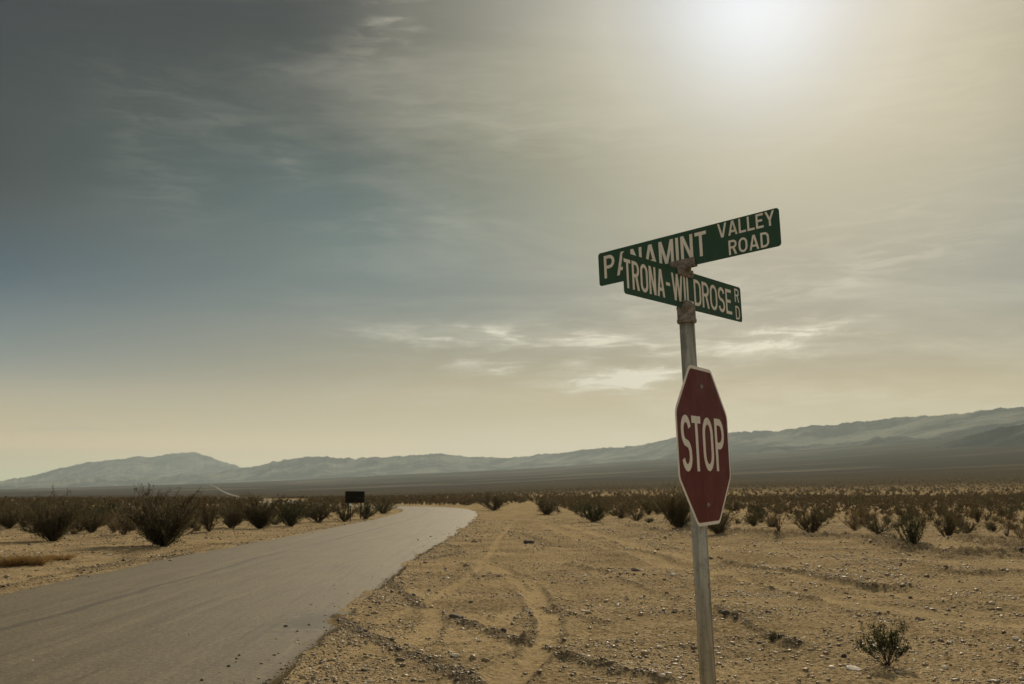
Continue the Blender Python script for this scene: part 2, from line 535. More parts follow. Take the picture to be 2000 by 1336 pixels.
# ground
def m_ground():
    m_, q, b = mat('desert_ground', 0.95)
    b.inputs['Specular IOR Level'].default_value = 0.0
    P = q.node('ShaderNodeNewGeometry').outputs['Position']
    x, y, z = q.sep(P)
    r = q.vm('LENGTH', q.comb(x, y, 0.0), out=1)
    sand = q.node('ShaderNodeAttribute', attribute_name='sand').outputs['Fac']
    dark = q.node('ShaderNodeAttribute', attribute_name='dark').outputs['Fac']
    nb = q.noise(P, 0.55, 4, 0.6)
    nm = q.noise(P, 5.0, 6, 0.7)
    nf = q.noise(P, 42.0, 4, 0.75)
    c = q.mix(q.mr(nb, 0.3, 0.7), (0.262, 0.198, 0.112), (0.425, 0.322, 0.182))
    c = q.mix(q.m('MULTIPLY', q.mr(nm, 0.50, 0.72), 0.60), c, (0.155, 0.108, 0.055))
    n3 = q.noise(P, 17.0, 5, 0.75)
    c = q.mix(q.m('MULTIPLY', q.mr(n3, 0.51, 0.62), 0.75), c, (0.078, 0.058, 0.036))
    c = q.mix(q.m('MULTIPLY', q.mr(n3, 0.47, 0.38), 0.65), c, (0.62, 0.50, 0.32))
    c = q.mix(q.m('MULTIPLY', q.mr(nf, 0.54, 0.68), 0.60), c, (0.085, 0.060, 0.034))
    c = q.mix(q.m('MULTIPLY', q.mr(nf, 0.44, 0.30), 0.55), c, (0.55, 0.43, 0.27))
    c = q.mix(q.m('MULTIPLY', q.m('MULTIPLY', sand, q.mr(nm, 0.38, 0.6, 0.1, 1.0)), 0.60), c, (0.48, 0.365, 0.205))
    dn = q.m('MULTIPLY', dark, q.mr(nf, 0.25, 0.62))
    c = q.mix(q.m('MULTIPLY', dn, 0.85), c, (0.075, 0.062, 0.045))  # dark gravel, with the shaded sides of the ridges painted in
    # scrub covered plain far away
    sc = q.noise(P, 0.16, 5, 0.7)
    far = q.mr(r, 120.0, 800.0)
    scr = q.mix(q.mr(sc, 0.35, 0.62), (0.044, 0.035, 0.020), (0.11, 0.083, 0.047))
    st = q.noise(q.comb(q.m('MULTIPLY', x, 0.6), y, z), 0.0022, 5, 0.6)
    scr2 = q.mix(q.mr(st, 0.48, 0.66), (0.042, 0.033, 0.021), (0.125, 0.096, 0.062))
    scr = q.mix(q.mr(r, 600.0, 2600.0), scr, scr2)
    c = q.mix(far, c, scr)
    q.put(b.inputs['Base Color'], c)
    hh = q.m('ADD', q.m('MULTIPLY', nf, 0.5), q.m('MULTIPLY', q.noise(P, 14.0, 4, 0.7), 1.0))
    bump(q, b, hh, 1.0, 0.045)
    return m_


def m_road():
    m_, q, b = mat('asphalt', 0.66)
    b.inputs['Specular IOR Level'].default_value = 0.14
    P = q.node('ShaderNodeNewGeometry').outputs['Position']
    u = q.node('ShaderNodeAttribute', attribute_name='across').outputs['Fac']
    v = q.node('ShaderNodeAttribute', attribute_name='along').outputs['Fac']
    nf = q.noise(P, 70.0, 3, 0.8)
    nm = q.noise(q.comb(q.m('MULTIPLY', u, 2.2), q.m('MULTIPLY', v, 0.10), 0.0), 1.8, 7, 0.68, 0.8)
    ng = q.noise(P, 17.0, 5, 0.85)
    npt = q.noise(P, 1.7, 5, 0.7)
    nb = q.noise(P, 0.4, 4, 0.6)
    c = q.mix(nb, (0.108, 0.089, 0.053), (0.178, 0.147, 0.088))
    c = q.mix(q.m('MULTIPLY', q.mr(nm, 0.5, 0.64), 0.70), c, (0.085, 0.070, 0.042))
    c = q.mix(q.m('MULTIPLY', q.mr(nm, 0.47, 0.32), 0.35), c, (0.27, 0.225, 0.135))
    c = q.mix(q.m('MULTIPLY', q.mr(npt, 0.48, 0.66), 0.35), c, (0.090, 0.076, 0.047))
    c = q.mix(q.m('MULTIPLY', q.mr(ng, 0.50, 0.60), 0.75), c, (0.060, 0.050, 0.032))
    c = q.mix(q.m('MULTIPLY', q.mr(ng, 0.46, 0.36), 0.55), c, (0.36, 0.30, 0.19))
    c = q.mix(q.m('MULTIPLY', q.mr(nf, 0.5, 0.7), 0.45), c, (0.05, 0.043, 0.032))
    c = q.mix(q.m('MULTIPLY', q.mr(nf, 0.42, 0.28), 0.35), c, (0.34, 0.29, 0.20))
    # tar seam wandering near the middle
    wob = q.m('MULTIPLY', q.m('SUBTRACT', q.noise(q.comb(0.0, v, 0.0), 0.22, 5, 0.7), 0.5), 0.7)
    sd = q.m('ABSOLUTE', q.m('ADD', q.m('ADD', u, 0.85), wob))
    brk = q.mr(q.noise(q.comb(u, v, 4.0), 0.5, 3, 0.6), 0.34, 0.52)
    c = q.mix(q.m('MULTIPLY', q.m('MULTIPLY', q.mr(sd, 0.13, 0.02), brk), 0.75), c, (0.055, 0.047, 0.036))
    wob2 = q.m('MULTIPLY', q.m('SUBTRACT', q.noise(q.comb(3.0, v, 7.0), 0.16, 5, 0.7), 0.5), 1.7)
    sd2 = q.m('ABSOLUTE', q.m('ADD', q.m('SUBTRACT', u, 1.0), wob2))
    brk2 = q.mr(q.noise(q.comb(u, v, 9.0), 0.35, 3, 0.6), 0.45, 0.62)
    c = q.mix(q.m('MULTIPLY', q.m('MULTIPLY', q.mr(sd2, 0.12, 0.02), brk2), 0.35), c, (0.07, 0.06, 0.045))
    # spilled tar / gravel patch at the edge
    pc = unproj(625, 1212)
    pd = q.vm('DISTANCE', q.vm('MULTIPLY', P, (1.0, 0.5, 0)), (pc[0], pc[1] * 0.5, 0), out=1)
    pn = q.m('ADD', pd, q.m('MULTIPLY', q.m('SUBTRACT', q.noise(P, 4.5, 7, 0.8), 0.5), 3.0))
    c = q.mix(q.m('MULTIPLY', q.mr(pn, 0.75, 0.15), q.mr(nf, 0.25, 0.55, 0.35, 0.85)), c, (0.045, 0.040, 0.034))
    # sand blown over the edges
    se = q.m('ADD', q.m('ABSOLUTE', u), q.m('MULTIPLY', q.m('SUBTRACT', q.noise(P, 2.2, 5, 0.7), 0.5), 1.2))
    c = q.mix(q.m('MULTIPLY', q.mr(se, 2.9, 3.5), 0.35), c, (0.20, 0.15, 0.08))
    c = q.mix(q.m('MULTIPLY', q.mr(q.m('ADD', q.m('ABSOLUTE', u), q.m('MULTIPLY', q.m('SUBTRACT', q.noise(P, 5.0, 5, 0.7), 0.5), 0.5)), 3.0, 3.2), 0.6), c, (0.07, 0.055, 0.033))
    # broken edge of the slab: dark, gritty
    c = q.mix(q.mr(q.m('ABSOLUTE', u), HALF * 1.0400, HALF * 1.0415), c, (0.045, 0.037, 0.025))
    q.put(b.inputs['Base Color'], c)
    q.put(b.inputs['Specular IOR Level'], q.mr(q.m('ABSOLUTE', u), HALF * 0.99, HALF * 1.03, 0.16, 0.0))
    bump(q, b, q.m('ADD', nf, q.m('MULTIPLY', ng, 0.8)), 0.9, 0.012)
    return m_


def m_mountain(name, c0, c1):
    m_, q, b = mat(name, 1.0)
    b.inputs['Specular IOR Level'].default_value = 0.0
    P = q.node('ShaderNodeNewGeometry').outputs['Position']
    n = q.noise(P, 0.0022, 7, 0.65)
    q.put(b.inputs['Base Color'], q.mix(q.mr(n, 0.4, 0.62), c0, c1))
    return m_


def m_leaf(name, c0, c1, rough=0.75, trans=0.45):
    m_, q, b = mat(name, rough)
    oi = q.node('ShaderNodeObjectInfo')
    P = q.node('ShaderNodeNewGeometry').outputs['Position']
    n = q.noise(P, 5.0, 3, 0.6)
    f = q.m('ADD', q.m('MULTIPLY', oi.outputs['Random'], 0.5), q.m('MULTIPLY', n, 0.6), clamp=True)
    c = q.mix(f, c0, c1)
    q.put(b.inputs['Base Color'], c)
    tl = q.node('ShaderNodeBsdfTranslucent'); q.put(tl.inputs[0], c)
    mxs = q.node('ShaderNodeMixShader'); mxs.inputs[0].default_value = trans
    q.l.new(b.outputs[0], mxs.inputs[1]); q.l.new(tl.outputs[0], mxs.inputs[2])
    q.l.new(mxs.outputs[0], m_.node_tree.nodes['Material Output'].inputs[0])
    return m_


def m_stone():
    m_, q, b = mat('stone_mixed', 0.85)
    t = q.node('ShaderNodeAttribute', attribute_name='tone').outputs['Fac']
    P = q.node('ShaderNodeNewGeometry').outputs['Position']
    c = q.ramp(t, [(0.0, (0.05, 0.042, 0.033)), (0.35, (0.14, 0.10, 0.06)), (0.7, (0.28, 0.20, 0.10)), (0.9, (0.46, 0.36, 0.22)), (1.0, (0.75, 0.68, 0.56))], 'LINEAR')
    c = q.mix(q.mr(q.noise(P, 60, 3, 0.6), 0.35, 0.7), c, q.mix(0.35, c, (0.08, 0.065, 0.05)))
    q.put(b.inputs['Base Color'], c)
    b.inputs['Roughness'].default_value = 0.62; b.inputs['Specular IOR Level'].default_value = 0.32
    return m_


M_GROUND, M_ROAD, M_STONE = m_ground(), m_road(), m_stone()
M_LEAF = m_leaf('creosote_leaf', (0.044, 0.036, 0.014), (0.105, 0.082, 0.034))
M_LEAFG = m_leaf('creosote_leaf_green', (0.026, 0.032, 0.012), (0.055, 0.062, 0.022))
M_LEAFB = m_leaf('burrobush_leaf', (0.080, 0.056, 0.025), (0.18, 0.125, 0.055))
M_STEM = simple('shrub_stem', (0.07, 0.052, 0.034), 0.9, 0.3, 20)
M_DRY = m_leaf('dry_grass', (0.16, 0.095, 0.030), (0.28, 0.18, 0.065), 0.8, 0.4)
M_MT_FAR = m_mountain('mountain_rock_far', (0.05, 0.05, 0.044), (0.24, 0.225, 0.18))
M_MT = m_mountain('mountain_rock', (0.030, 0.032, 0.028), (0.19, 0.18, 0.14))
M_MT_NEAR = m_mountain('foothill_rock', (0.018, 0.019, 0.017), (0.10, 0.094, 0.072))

# ------------------------------------------------------------------ ground sheet
def angle_cols():
    f = np.arange(R(-36), R(36), 0.00165)
    a = np.linspace(R(36), R(60), 30)
    rest = np.linspace(R(60), 2 * math.pi - R(60), 40)[1:-1]
    b = np.linspace(R(-60), R(-36), 30)[:-1]
    return np.concatenate([b, f, a, rest])


def ring_r():
    a = list(np.linspace(0.4, 6.5, 16))
    r_ = 6.5
    while r_ < 60: r_ *= 1.0052; a.append(r_)
    while r_ < 320: r_ *= 1.013; a.append(r_)
    while r_ < 19000: r_ *= 1.045; a.append(r_)
    return np.array(a)


AZ, RR = angle_cols(), ring_r()
nr, nc = len(RR), len(AZ)
rr, aa = np.meshgrid(RR, AZ, indexing='ij')
gx, gy = (rr * np.sin(aa)).ravel(), (rr * np.cos(aa)).ravel()
z0, hh, g_sand, g_dark, g_in = ground_parts(gx, gy)
V = np.c_[gx, gy, z0 + hh]
idx = np.arange(nr * nc).reshape(nr, nc)
nx = np.roll(idx, -1, axis=1)
F4 = np.stack([idx[:-1], idx[1:], nx[1:], nx[:-1]], -1).reshape(-1, 4)[:, ::-1]
ctr = len(V)
V = np.vstack([V, [[0, 0, float(ground_z(0, 0.01)[0])]]])
g_sand = np.r_[g_sand, 0]; g_dark = np.r_[g_dark, 0]
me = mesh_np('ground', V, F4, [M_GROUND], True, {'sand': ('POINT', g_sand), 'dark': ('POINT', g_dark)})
ground = link('ground', me)
set_props(ground, kind='structure')
del rr, aa, gx, gy, F4, idx, nx

# ------------------------------------------------------------------ road strip
rc = resample(ROAD, 60)
seg = np.r_[0, np.cumsum(np.hypot(*np.diff(rc, axis=0).T))]
keep_s = [0.0]
while keep_s[-1] < seg[-1]:
    keep_s.append(keep_s[-1] + max(0.12, 0.006 * max(0.0, keep_s[-1] - 40)))
keep_s = np.minimum(np.array(keep_s), seg[-1])
cx_, cy_ = np.interp(keep_s, seg, rc[:, 0]), np.interp(keep_s, seg, rc[:, 1])
tx, ty = np.gradient(cx_), np.gradient(cy_)
tl_ = np.hypot(tx, ty) + 1e-9; tx /= tl_; ty /= tl_
us = np.array([-1.046, -1.04, -1, -0.9, -0.6, -0.3, 0, 0.3, 0.6, 0.9, 1, 1.04, 1.046]) * HALF
verts, at_u, at_v = [], [], []
farw = 1 + ss(800, 4000, keep_s) * 0.4
for j, u_ in enumerate(us):
    jag = 0
    if abs(u_) > HALF * 1.01:
        jag = 0.10 * fbm(keep_s * 1.4, keep_s * 0 + j, 4, 5, 0.7) * np.sign(u_)
    X = cx_ + ty * (u_ + jag) * farw; Y = cy_ - tx * (u_ + jag) * farw
    rz = np.hypot(X, Y)
    Z = far_z(X, Y) + ss(120, 900, rz) * 0.5 + ss(1200, 5000, rz) * 3.0
    Z = Z - (abs(u_) > HALF * 1.043) * 0.07 - 0.00015 * (u_ / HALF) ** 2
    verts.append(np.c_[X, Y, Z]); at_u.append(np.full(len(X), u_)); at_v.append(keep_s)
n_u, n_v = len(us), len(keep_s)
V = np.stack(verts).reshape(-1, 3)
ii = np.arange(n_u * n_v).reshape(n_u, n_v)
F4 = np.stack([ii[:-1, :-1], ii[1:, :-1], ii[1:, 1:], ii[:-1, 1:]], -1).reshape(-1, 4)
me = mesh_np('road', V, F4, [M_ROAD], False, {'across': ('POINT', np.concatenate(at_u)), 'along': ('POINT', np.concatenate(at_v))})
set_props(link('road', me), kind='structure')

# ------------------------------------------------------------------ mountains
def mountains(name, sil, dist, depth, mat_, seed, rough=0.5, az_pad=0, rel=1.0, fade_lo=None):
    """a range whose crest, seen from the road, follows sil (photo px); built as a real heightfield"""
    sx = np.array([p[0] for p in sil], float); sy = np.array([p[1] for p in sil], float)
    a0, a1 = math.atan((sx[0] - 1000) / FPX), math.atan((sx[-1] - 1000) / FPX)
    na = int((a1 - a0) / 0.0009); nt = 120
    A = np.linspace(a0, a1, na); T_ = np.linspace(0, 1, nt)
    AA, TT = np.meshgrid(A, T_, indexing='xy')
    xpx = 1000 + FPX * np.tan(AA)
    ypx = np.interp(xpx, sx, sy)
    # elevation of the crest
    b = -(ypx - 668) / FPX; a = (xpx - 1000) / FPX
    tanE = (math.sin(TH) + b * math.cos(TH)) / np.hypot(a, math.cos(TH) - b * math.sin(TH))
    dd_ = dist if np.isscalar(dist) else np.interp(xpx, [p[0] for p in dist], [p[1] for p in dist])
    rC = dd_ * (1 + 0.06 * fbm(AA * 9, AA * 0 + 2, 2, seed))
    ypx = ypx - 8.0 * np.abs(fbm(xpx / 30.0, xpx * 0 + seed, 6, seed + 5, 0.62)) + 2.0
    b = -(ypx - 668) / FPX
    tanE = (math.sin(TH) + b * math.cos(TH)) / np.hypot(a, math.cos(TH) - b * math.sin(TH))
    r_ = rC + (TT - 0.55) * depth
    X, Y = r_ * np.sin(AA), r_ * np.cos(AA)
    zb = np.minimum(far_z(X, Y), far_z(rC * np.sin(AA), rC * np.cos(AA))) - 25
    Hc = EYE + rC * tanE * 1.0
    prof = np.where(TT < 0.55, (TT / 0.55) ** 1.15, ((1 - TT) / 0.45) ** 1.1)
    k = 1 / (depth * 0.16)

    def ridged(u, v, o, sd):
        t_, a_, n_ = 0, 1.0, 0
        for i in range(o):
            t_ = t_ + a_ * (1 - np.abs(2 * vnoise(u, v, sd + i * 7) - 1)) ** 2; n_ += a_
            u, v = u * 2.03 + v * 0.25 + 3.1, v * 2.03 - u * 0.25 + 7.7; a_ *= 0.52
        return t_ / n_
    wx = 0.5 * fbm(X * k * 0.5, Y * k * 0.5, 3, seed + 31)
    rd = ridged(AA * rC * k * 0.62 + wx, r_ * k * 0.22 + wx, 6, seed + 3)
    rd2 = fbm(X * k * 3.2, Y * k * 2.0, 4, seed + 8, 0.55)
    carve = (0.95 - rd) * 1.25 + 0.16 * rd2
    w = 1 - np.abs(TT - 0.55) / 0.45
    w = np.clip(w, 0, 1)
    Z = zb + (Hc - zb) * np.clip(prof, 0, 1) * (1 - rel * 0.75 * (1 - w ** 3) * carve)
    Z += (Hc - zb) * 0.035 * fbm(X * k * 4, Y * k * 4, 3, seed + 20) * w
    V_ = np.stack([X, Y, Z], -1).reshape(-1, 3)
    q = np.arange(na * nt).reshape(nt, na)
    Fm = np.stack([q[:-1, :-1], q[:-1, 1:], q[1:, 1:], q[1:, :-1]], -1).reshape(-1, 4)
    o = link(name, mesh_np(name, V_, Fm, [mat_], True))
    set_props(o, kind='structure')
    return o


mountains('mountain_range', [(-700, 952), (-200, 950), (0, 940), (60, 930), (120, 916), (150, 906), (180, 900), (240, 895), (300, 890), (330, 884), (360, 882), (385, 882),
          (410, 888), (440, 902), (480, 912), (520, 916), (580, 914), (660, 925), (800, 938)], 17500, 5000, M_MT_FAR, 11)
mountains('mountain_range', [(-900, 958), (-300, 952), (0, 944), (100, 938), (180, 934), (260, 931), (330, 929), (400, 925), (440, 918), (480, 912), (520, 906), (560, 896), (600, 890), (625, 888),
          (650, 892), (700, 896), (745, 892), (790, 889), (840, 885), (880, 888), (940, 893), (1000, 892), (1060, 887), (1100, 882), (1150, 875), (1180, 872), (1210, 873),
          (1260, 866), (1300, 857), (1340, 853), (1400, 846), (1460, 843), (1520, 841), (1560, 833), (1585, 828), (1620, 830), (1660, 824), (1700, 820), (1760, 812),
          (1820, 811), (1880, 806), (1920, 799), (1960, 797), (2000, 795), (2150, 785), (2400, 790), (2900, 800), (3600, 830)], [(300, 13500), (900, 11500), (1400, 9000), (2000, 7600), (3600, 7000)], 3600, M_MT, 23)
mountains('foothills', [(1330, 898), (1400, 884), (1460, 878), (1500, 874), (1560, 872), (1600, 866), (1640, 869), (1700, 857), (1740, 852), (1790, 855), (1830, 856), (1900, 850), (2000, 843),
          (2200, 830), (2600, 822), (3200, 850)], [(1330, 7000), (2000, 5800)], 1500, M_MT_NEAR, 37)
mountains('foothills', [(1800, 880), (1840, 866), (1880, 854), (1920, 842), (1950, 833), (2000, 827), (2060, 820), (2200, 812), (2500, 815), (3000, 845)], [(1800, 4700), (2200, 4300)], 1200, M_MT_NEAR, 51)


# ------------------------------------------------------------------ signs
def m_steel():
    m_, q, b = mat('galvanised_steel', 0.42)
    t = q.node('ShaderNodeTexCoord').outputs['Object']
    st = q.noise(q.vm('MULTIPLY', t, (14.0, 14.0, 0.8)), 3.0, 5, 0.6)
    sp = q.noise(t, 60.0, 4, 0.7)
    c = q.mix(q.mr(st, 0.3, 0.7), (0.24, 0.225, 0.18), (0.54, 0.51, 0.42))
    c = q.mix(q.m('MULTIPLY', q.mr(q.noise(t, 9.0, 5, 0.7), 0.50, 0.68), 0.45), c, (0.17, 0.15, 0.115))
    c = q.mix(q.m('MULTIPLY', q.mr(sp, 0.55, 0.70), 0.6), c, (0.12, 0.085, 0.055))
    q.put(b.inputs['Base Color'], c); b.inputs['Metallic'].default_value = 0.55
    q.put(b.inputs['Roughness'], q.mr(st, 0.2, 0.8, 0.38, 0.58))
    return m_


def m_rust():
    m_, q, b = mat('rusty_iron', 0.85)
    t = q.node('ShaderNodeTexCoord').outputs['Object']
    n = q.noise(t, 38.0, 5, 0.7)
    c = q.mix(q.mr(n, 0.35, 0.65), (0.13, 0.108, 0.09), (0.30, 0.265, 0.22))
    c = q.mix(q.mr(q.noise(t, 110, 3, 0.6), 0.6, 0.72), c, (0.36, 0.32, 0.27))
    q.put(b.inputs['Base Color'], c); bump(q, b, n, 0.6, 0.004)
    return m_


def m_paint(name, c, dirt, amt=0.35, rough=0.45):
    m_, q, b = mat(name, rough)
    t = q.node('ShaderNodeTexCoord').outputs['Object']
    n = q.noise(t, 5.0, 5, 0.7)
    st = q.noise(q.vm('MULTIPLY', t, (9.0, 9.0, 1.0)), 3.0, 5, 0.65)
    f = q.m('MULTIPLY', q.mr(q.m('ADD', q.m('MULTIPLY', n, 0.5), q.m('MULTIPLY', st, 0.5)), 0.42, 0.68), amt)
    cc = q.mix(f, c, dirt)
    cc = q.mix(q.m('MULTIPLY', q.mr(q.noise(t, 130, 2, 0.5), 0.66, 0.74), 0.5), cc, dirt)
    sc_ = q.noise(q.vm('MULTIPLY', t, (60.0, 60.0, 2.5)), 2.0, 3, 0.5)
    cc = q.mix(q.m('MULTIPLY', q.mr(sc_, 0.66, 0.72), 0.35), cc, tuple(min(1, v * 1.5 + 0.05) for v in dirt))
    q.put(b.inputs['Base Color'], cc)
    q.put(b.inputs['Roughness'], q.mr(n, 0.3, 0.7, rough, rough + 0.2))
    return m_


M_STEEL, M_RUST = m_steel(), m_rust()
M_RED = m_paint('red_sheeting', (0.130, 0.010, 0.011), (0.105, 0.035, 0.028), 0.8)
M_GREEN = m_paint('green_sheeting', (0.024, 0.082, 0.048), (0.065, 0.090, 0.055), 0.5)
M_WHITE = m_paint('white_sheeting', (0.90, 0.85, 0.76), (0.66, 0.58, 0.48), 0.5)
M_ALU = simple('aluminium_edge', (0.30, 0.30, 0.27), 0.5, 0.2, 20, 0.4, 0.3)


def stroke(mb, pts, t, z0, z1, tr, closed=False):
    """flat ribbon of width t along a centre line, one prism per quad, mitred"""
    P = [Vector(p) for p in pts]
    n = len(P)
    L, R_ = [], []
    for i in range(n):
        a = P[i - 1] if (i > 0 or closed) else None
        c = P[(i + 1) % n] if (i < n - 1 or closed) else None
        d1 = (P[i] - a).normalized() if a is not None else None
        d2 = (c - P[i]).normalized() if c is not None else None
        if d1 is None: d1 = d2
        if d2 is None: d2 = d1
        tg = (d1 + d2)
        tg = tg.normalized() if tg.length > 1e-6 else d1
        nn = Vector((-tg.y, tg.x))
        k = 1 / max(0.5, nn.dot(Vector((-d1.y, d1.x))))
        L.append(P[i] + nn * t / 2 * k); R_.append(P[i] - nn * t / 2 * k)
    m_ = n if closed else n - 1
    vs, fs = [], []
    for z in (z0, z1):
        vs += [tr((p.x, p.y, z)) for p in L] + [tr((p.x, p.y, z)) for p in R_]
    for i in range(m_):
        j = (i + 1) % n
        fs.append((i + 2 * n, i + 3 * n, j + 3 * n, j + 2 * n))         # top
        fs.append((i, i + 2 * n, j + 2 * n, j)); fs.append((i + n, j + n, j + 3 * n, i + 3 * n))
    if not closed:
        fs.append((0, n, 3 * n, 2 * n)); fs.append((n - 1, 3 * n - 1, 4 * n - 1, 2 * n - 1))
    mb.add(vs, fs)


def arc(cx, cy, rx, ry, a0, a1, n=10):
    return [(cx + rx * math.cos(R(a0 + (a1 - a0) * i / n)), cy + ry * math.sin(R(a0 + (a1 - a0) * i / n))) for i in range(n + 1)]


def glyph(mb, ch, x0, y0, w, h, t, z, tr):
    """highway style capital, box x0..x0+w, y0..y0+h"""
    q = t / 2
    l, r_, b, tp = x0 + q, x0 + w - q, y0 + q, y0 + h - q
    mid = y0 + h * 0.48
    c = (l + r_) / 2
    S = []          # (points, closed)

    def diag(xa, ya, xb, yb, hw):
        S.append(('poly', [(xa - hw, ya), (xa + hw, ya), (xb + hw, yb), (xb - hw, yb)]))
    Y0, Y1 = y0, y0 + h
    rx = (r_ - l) * 0.5
    if ch in 'PR':
        S.append(([(l, Y0), (l, Y1)], False))
        m_ = mid if ch == 'P' else y0 + h * 0.50
        ry = (tp - m_) / 2
        bx = r_ - min(rx, ry)
        S.append(([(l, tp), (bx, tp)] + arc(bx, m_ + ry, r_ - bx, ry, 90, -90)[1:-1] + [(bx, m_), (l, m_)], False))
        if ch == 'R': diag(x0 + w - t * 0.62, Y0, c + (r_ - c) * 0.15, m_, t * 0.56)
    elif ch == 'D':
        S.append(([(l, Y0), (l, Y1)], False))
        k = min(rx * 1.1, (tp - b) / 2)
        S.append(([(l, tp), (r_ - k, tp)] + arc(r_ - k, tp - k, k, k, 90, 0)[1:] + arc(r_ - k, b + k, k, k, 0, -90) + [(l, b)], False))
    elif ch == 'O':
        ky = min(rx * 1.15, (tp - b) / 2)
        pts = arc(c, tp - ky, rx, ky, 180, 0)[:-1] + [(r_, tp - ky)] + arc(c, b + ky, rx, ky, 0, -180)[:-1] + [(l, b + ky)]
        S.append((pts, True))
    elif ch == 'S':
        hh_ = (tp - b)
        ry = hh_ * 0.25; kk = min(ry, rx * 1.05)
        pts = arc(c, tp - kk, rx, kk, 12, 180, 12) + [(l, tp - kk - (2 * ry - 2 * kk) * 0.4 - 0.001)]
        pts += arc(c, tp - 2 * ry + kk, rx, kk, 200, 245, 4)
        pts += arc(c, b + 2 * ry - kk, rx, kk, 65, 20, 4)
        pts += [(r_, b + kk + 0.001)] + arc(c, b + kk, rx, kk, 0, -168, 12)
        S.append((pts, False))
    elif ch == 'T':
        S.append(([(x0, tp), (x0 + w, tp)], False)); S.append(([(c, Y0), (c, Y1 - t)], False))
    elif ch == 'I':
        S.append(([(c, Y0), (c, Y1)], False))
    elif ch == 'L':
        S.append(([(l, Y1), (l, b), (x0 + w, b)], False))
    elif ch == 'E':
        S.append(([(l, Y0), (l, Y1)], False))
        for yy, k in ((tp, 1), (y0 + h * 0.52, 0.85), (b, 1)):
            S.append(([(l + q, yy), (x0 + w * k, yy)], False))
    elif ch == 'N':
        S.append(([(l, Y0), (l, Y1)], False)); S.append(([(r_, Y0), (r_, Y1)], False))
        diag(r_ - q * 0.2, Y0, l + q * 0.2, Y1, t * 0.52)
    elif ch == 'M':
        S.append(([(l, Y0), (l, Y1)], False)); S.append(([(r_, Y0), (r_, Y1)], False))
        diag(c, Y0 + h * 0.02, l + q * 0.2, Y1, t * 0.50); diag(c, Y0 + h * 0.02, r_ - q * 0.2, Y1, t * 0.50)
    elif ch in 'AV':
        hw = t * 0.52
        ya, yb = (Y0, Y1) if ch == 'A' else (Y1, Y0)
        diag(x0 + hw, ya, c - hw * 0.25, yb, hw); diag(x0 + w - hw, ya, c + hw * 0.25, yb, hw)
        if ch == 'A': S.append(([(x0 + w * 0.24, y0 + h * 0.27), (x0 + w * 0.76, y0 + h * 0.27)], False))
    elif ch == 'W':
        hw = t * 0.5
        q1, q3 = x0 + w * 0.29, x0 + w * 0.71
        diag(q1, Y0, x0 + hw, Y1, hw); diag(q1, Y0, c, Y1, hw); diag(q3, Y0, c, Y1, hw); diag(q3, Y0, x0 + w - hw, Y1, hw)
    elif ch == 'Y':
        hw = t * 0.54
        S.append(([(c, Y0), (c, y0 + h * 0.45)], False))
        diag(c, y0 + h * 0.40, x0 + hw, Y1, hw); diag(c, y0 + h * 0.40, x0 + w - hw, Y1, hw)
    elif ch == '-':
        S.append(([(x0, mid), (x0 + w, mid)], False))
    for i, s_ in enumerate(S):
        za, zb = z, z + 0.0008 + 0.00025 * i
        if s_[0] == 'poly':
            mb.prism(s_[1], za, zb, tr)
        else:
            stroke(mb, s_[0], t, za, zb, tr, s_[1])


WID = {'I': 0.28, '-': 0.5, 'M': 1.25, 'W': 1.45, 'T': 0.92, 'L': 0.86, 'E': 0.9, 'A': 1.14, 'V': 1.14, 'Y': 1.12, 'O': 1.08}


def word(mb, txt, x0, x1, y0, h, t, gap, z, tr):
    """spread a word over x0..x1; the letters keep highway proportions"""
    k = (x1 - x0 - gap * (len(txt) - 1) - sum(t for c_ in txt if c_ == 'I')) / sum(WID.get(c_, 1) for c_ in txt if c_ != 'I')
    x = x0
    for ch in txt:
        w_ = t if ch == 'I' else WID.get(ch, 1) * k
        glyph(mb, ch, x, y0, w_, h, t, z, tr)
        x += w_ + gap


face = lambda p: (p[0], -p[2], p[1])         # drawing plane -> local panel (front looks along -Y)


def rounded(w, h, r_, n=5):
    pts = []
    for cx, cy, a in ((w / 2 - r_, h / 2 - r_, 0), (-w / 2 + r_, h / 2 - r_, 90), (-w / 2 + r_, -h / 2 + r_, 180), (w / 2 - r_, -h / 2 + r_, 270)):
        pts += arc(cx, cy, r_, r_, a, a + 90, n)
    return pts


PX, PY = 0.9483, 4.8657
pz = float(ground_z(PX, PY)[0])
post = empty('street_sign_post', (PX, PY, 0))
wv = Vector((-0.0331, -0.0052, 1)).normalized()
post.rotation_mode = 'QUATERNION'
post.rotation_quaternion = Vector((0, 0, 1)).rotation_difference(wv)
set_props(post, 'leaning galvanised pole carrying a red STOP sign and two green street name signs', 'sign post')
mb = MB()
mb.lathe([(0.0375, pz - 0.4), (0.0375, 2.56)], 40)
pole = mb.build('pole', M_STEEL, post, smooth=True)
mb = MB()   # rusty cap with a raised band and a slot block on top
mb.lathe([(0.0405, 2.522), (0.0475, 2.526), (0.049, 2.540), (0.0455, 2.546), (0.0450, 2.590), (0.0475, 2.597), (0.0460, 2.610), (0.036, 2.618), (0.028, 2.628)], 36)
for s_ in (-1, 1):
    ca, sa = math.cos(0.9044), math.sin(0.9044)
    tr = lambda p, s_=s_, ca=ca, sa=sa: (p[0] * ca - p[1] * sa, p[0] * sa + p[1] * ca, p[2])
    mb.box((0, s_ * 0.009, 2.618), (0.080, 0.012, 0.036), tr)
cap = mb.build('pole_cap', M_RUST, post, 0.002, True)
set_props(cap, 'rusty cast cap on top of the pole')
mb = MB()
for s_ in (0.02, -0.02):
    mb.lathe([(0.0052, 0), (0.0052, 0.01)], 6)
screw = None


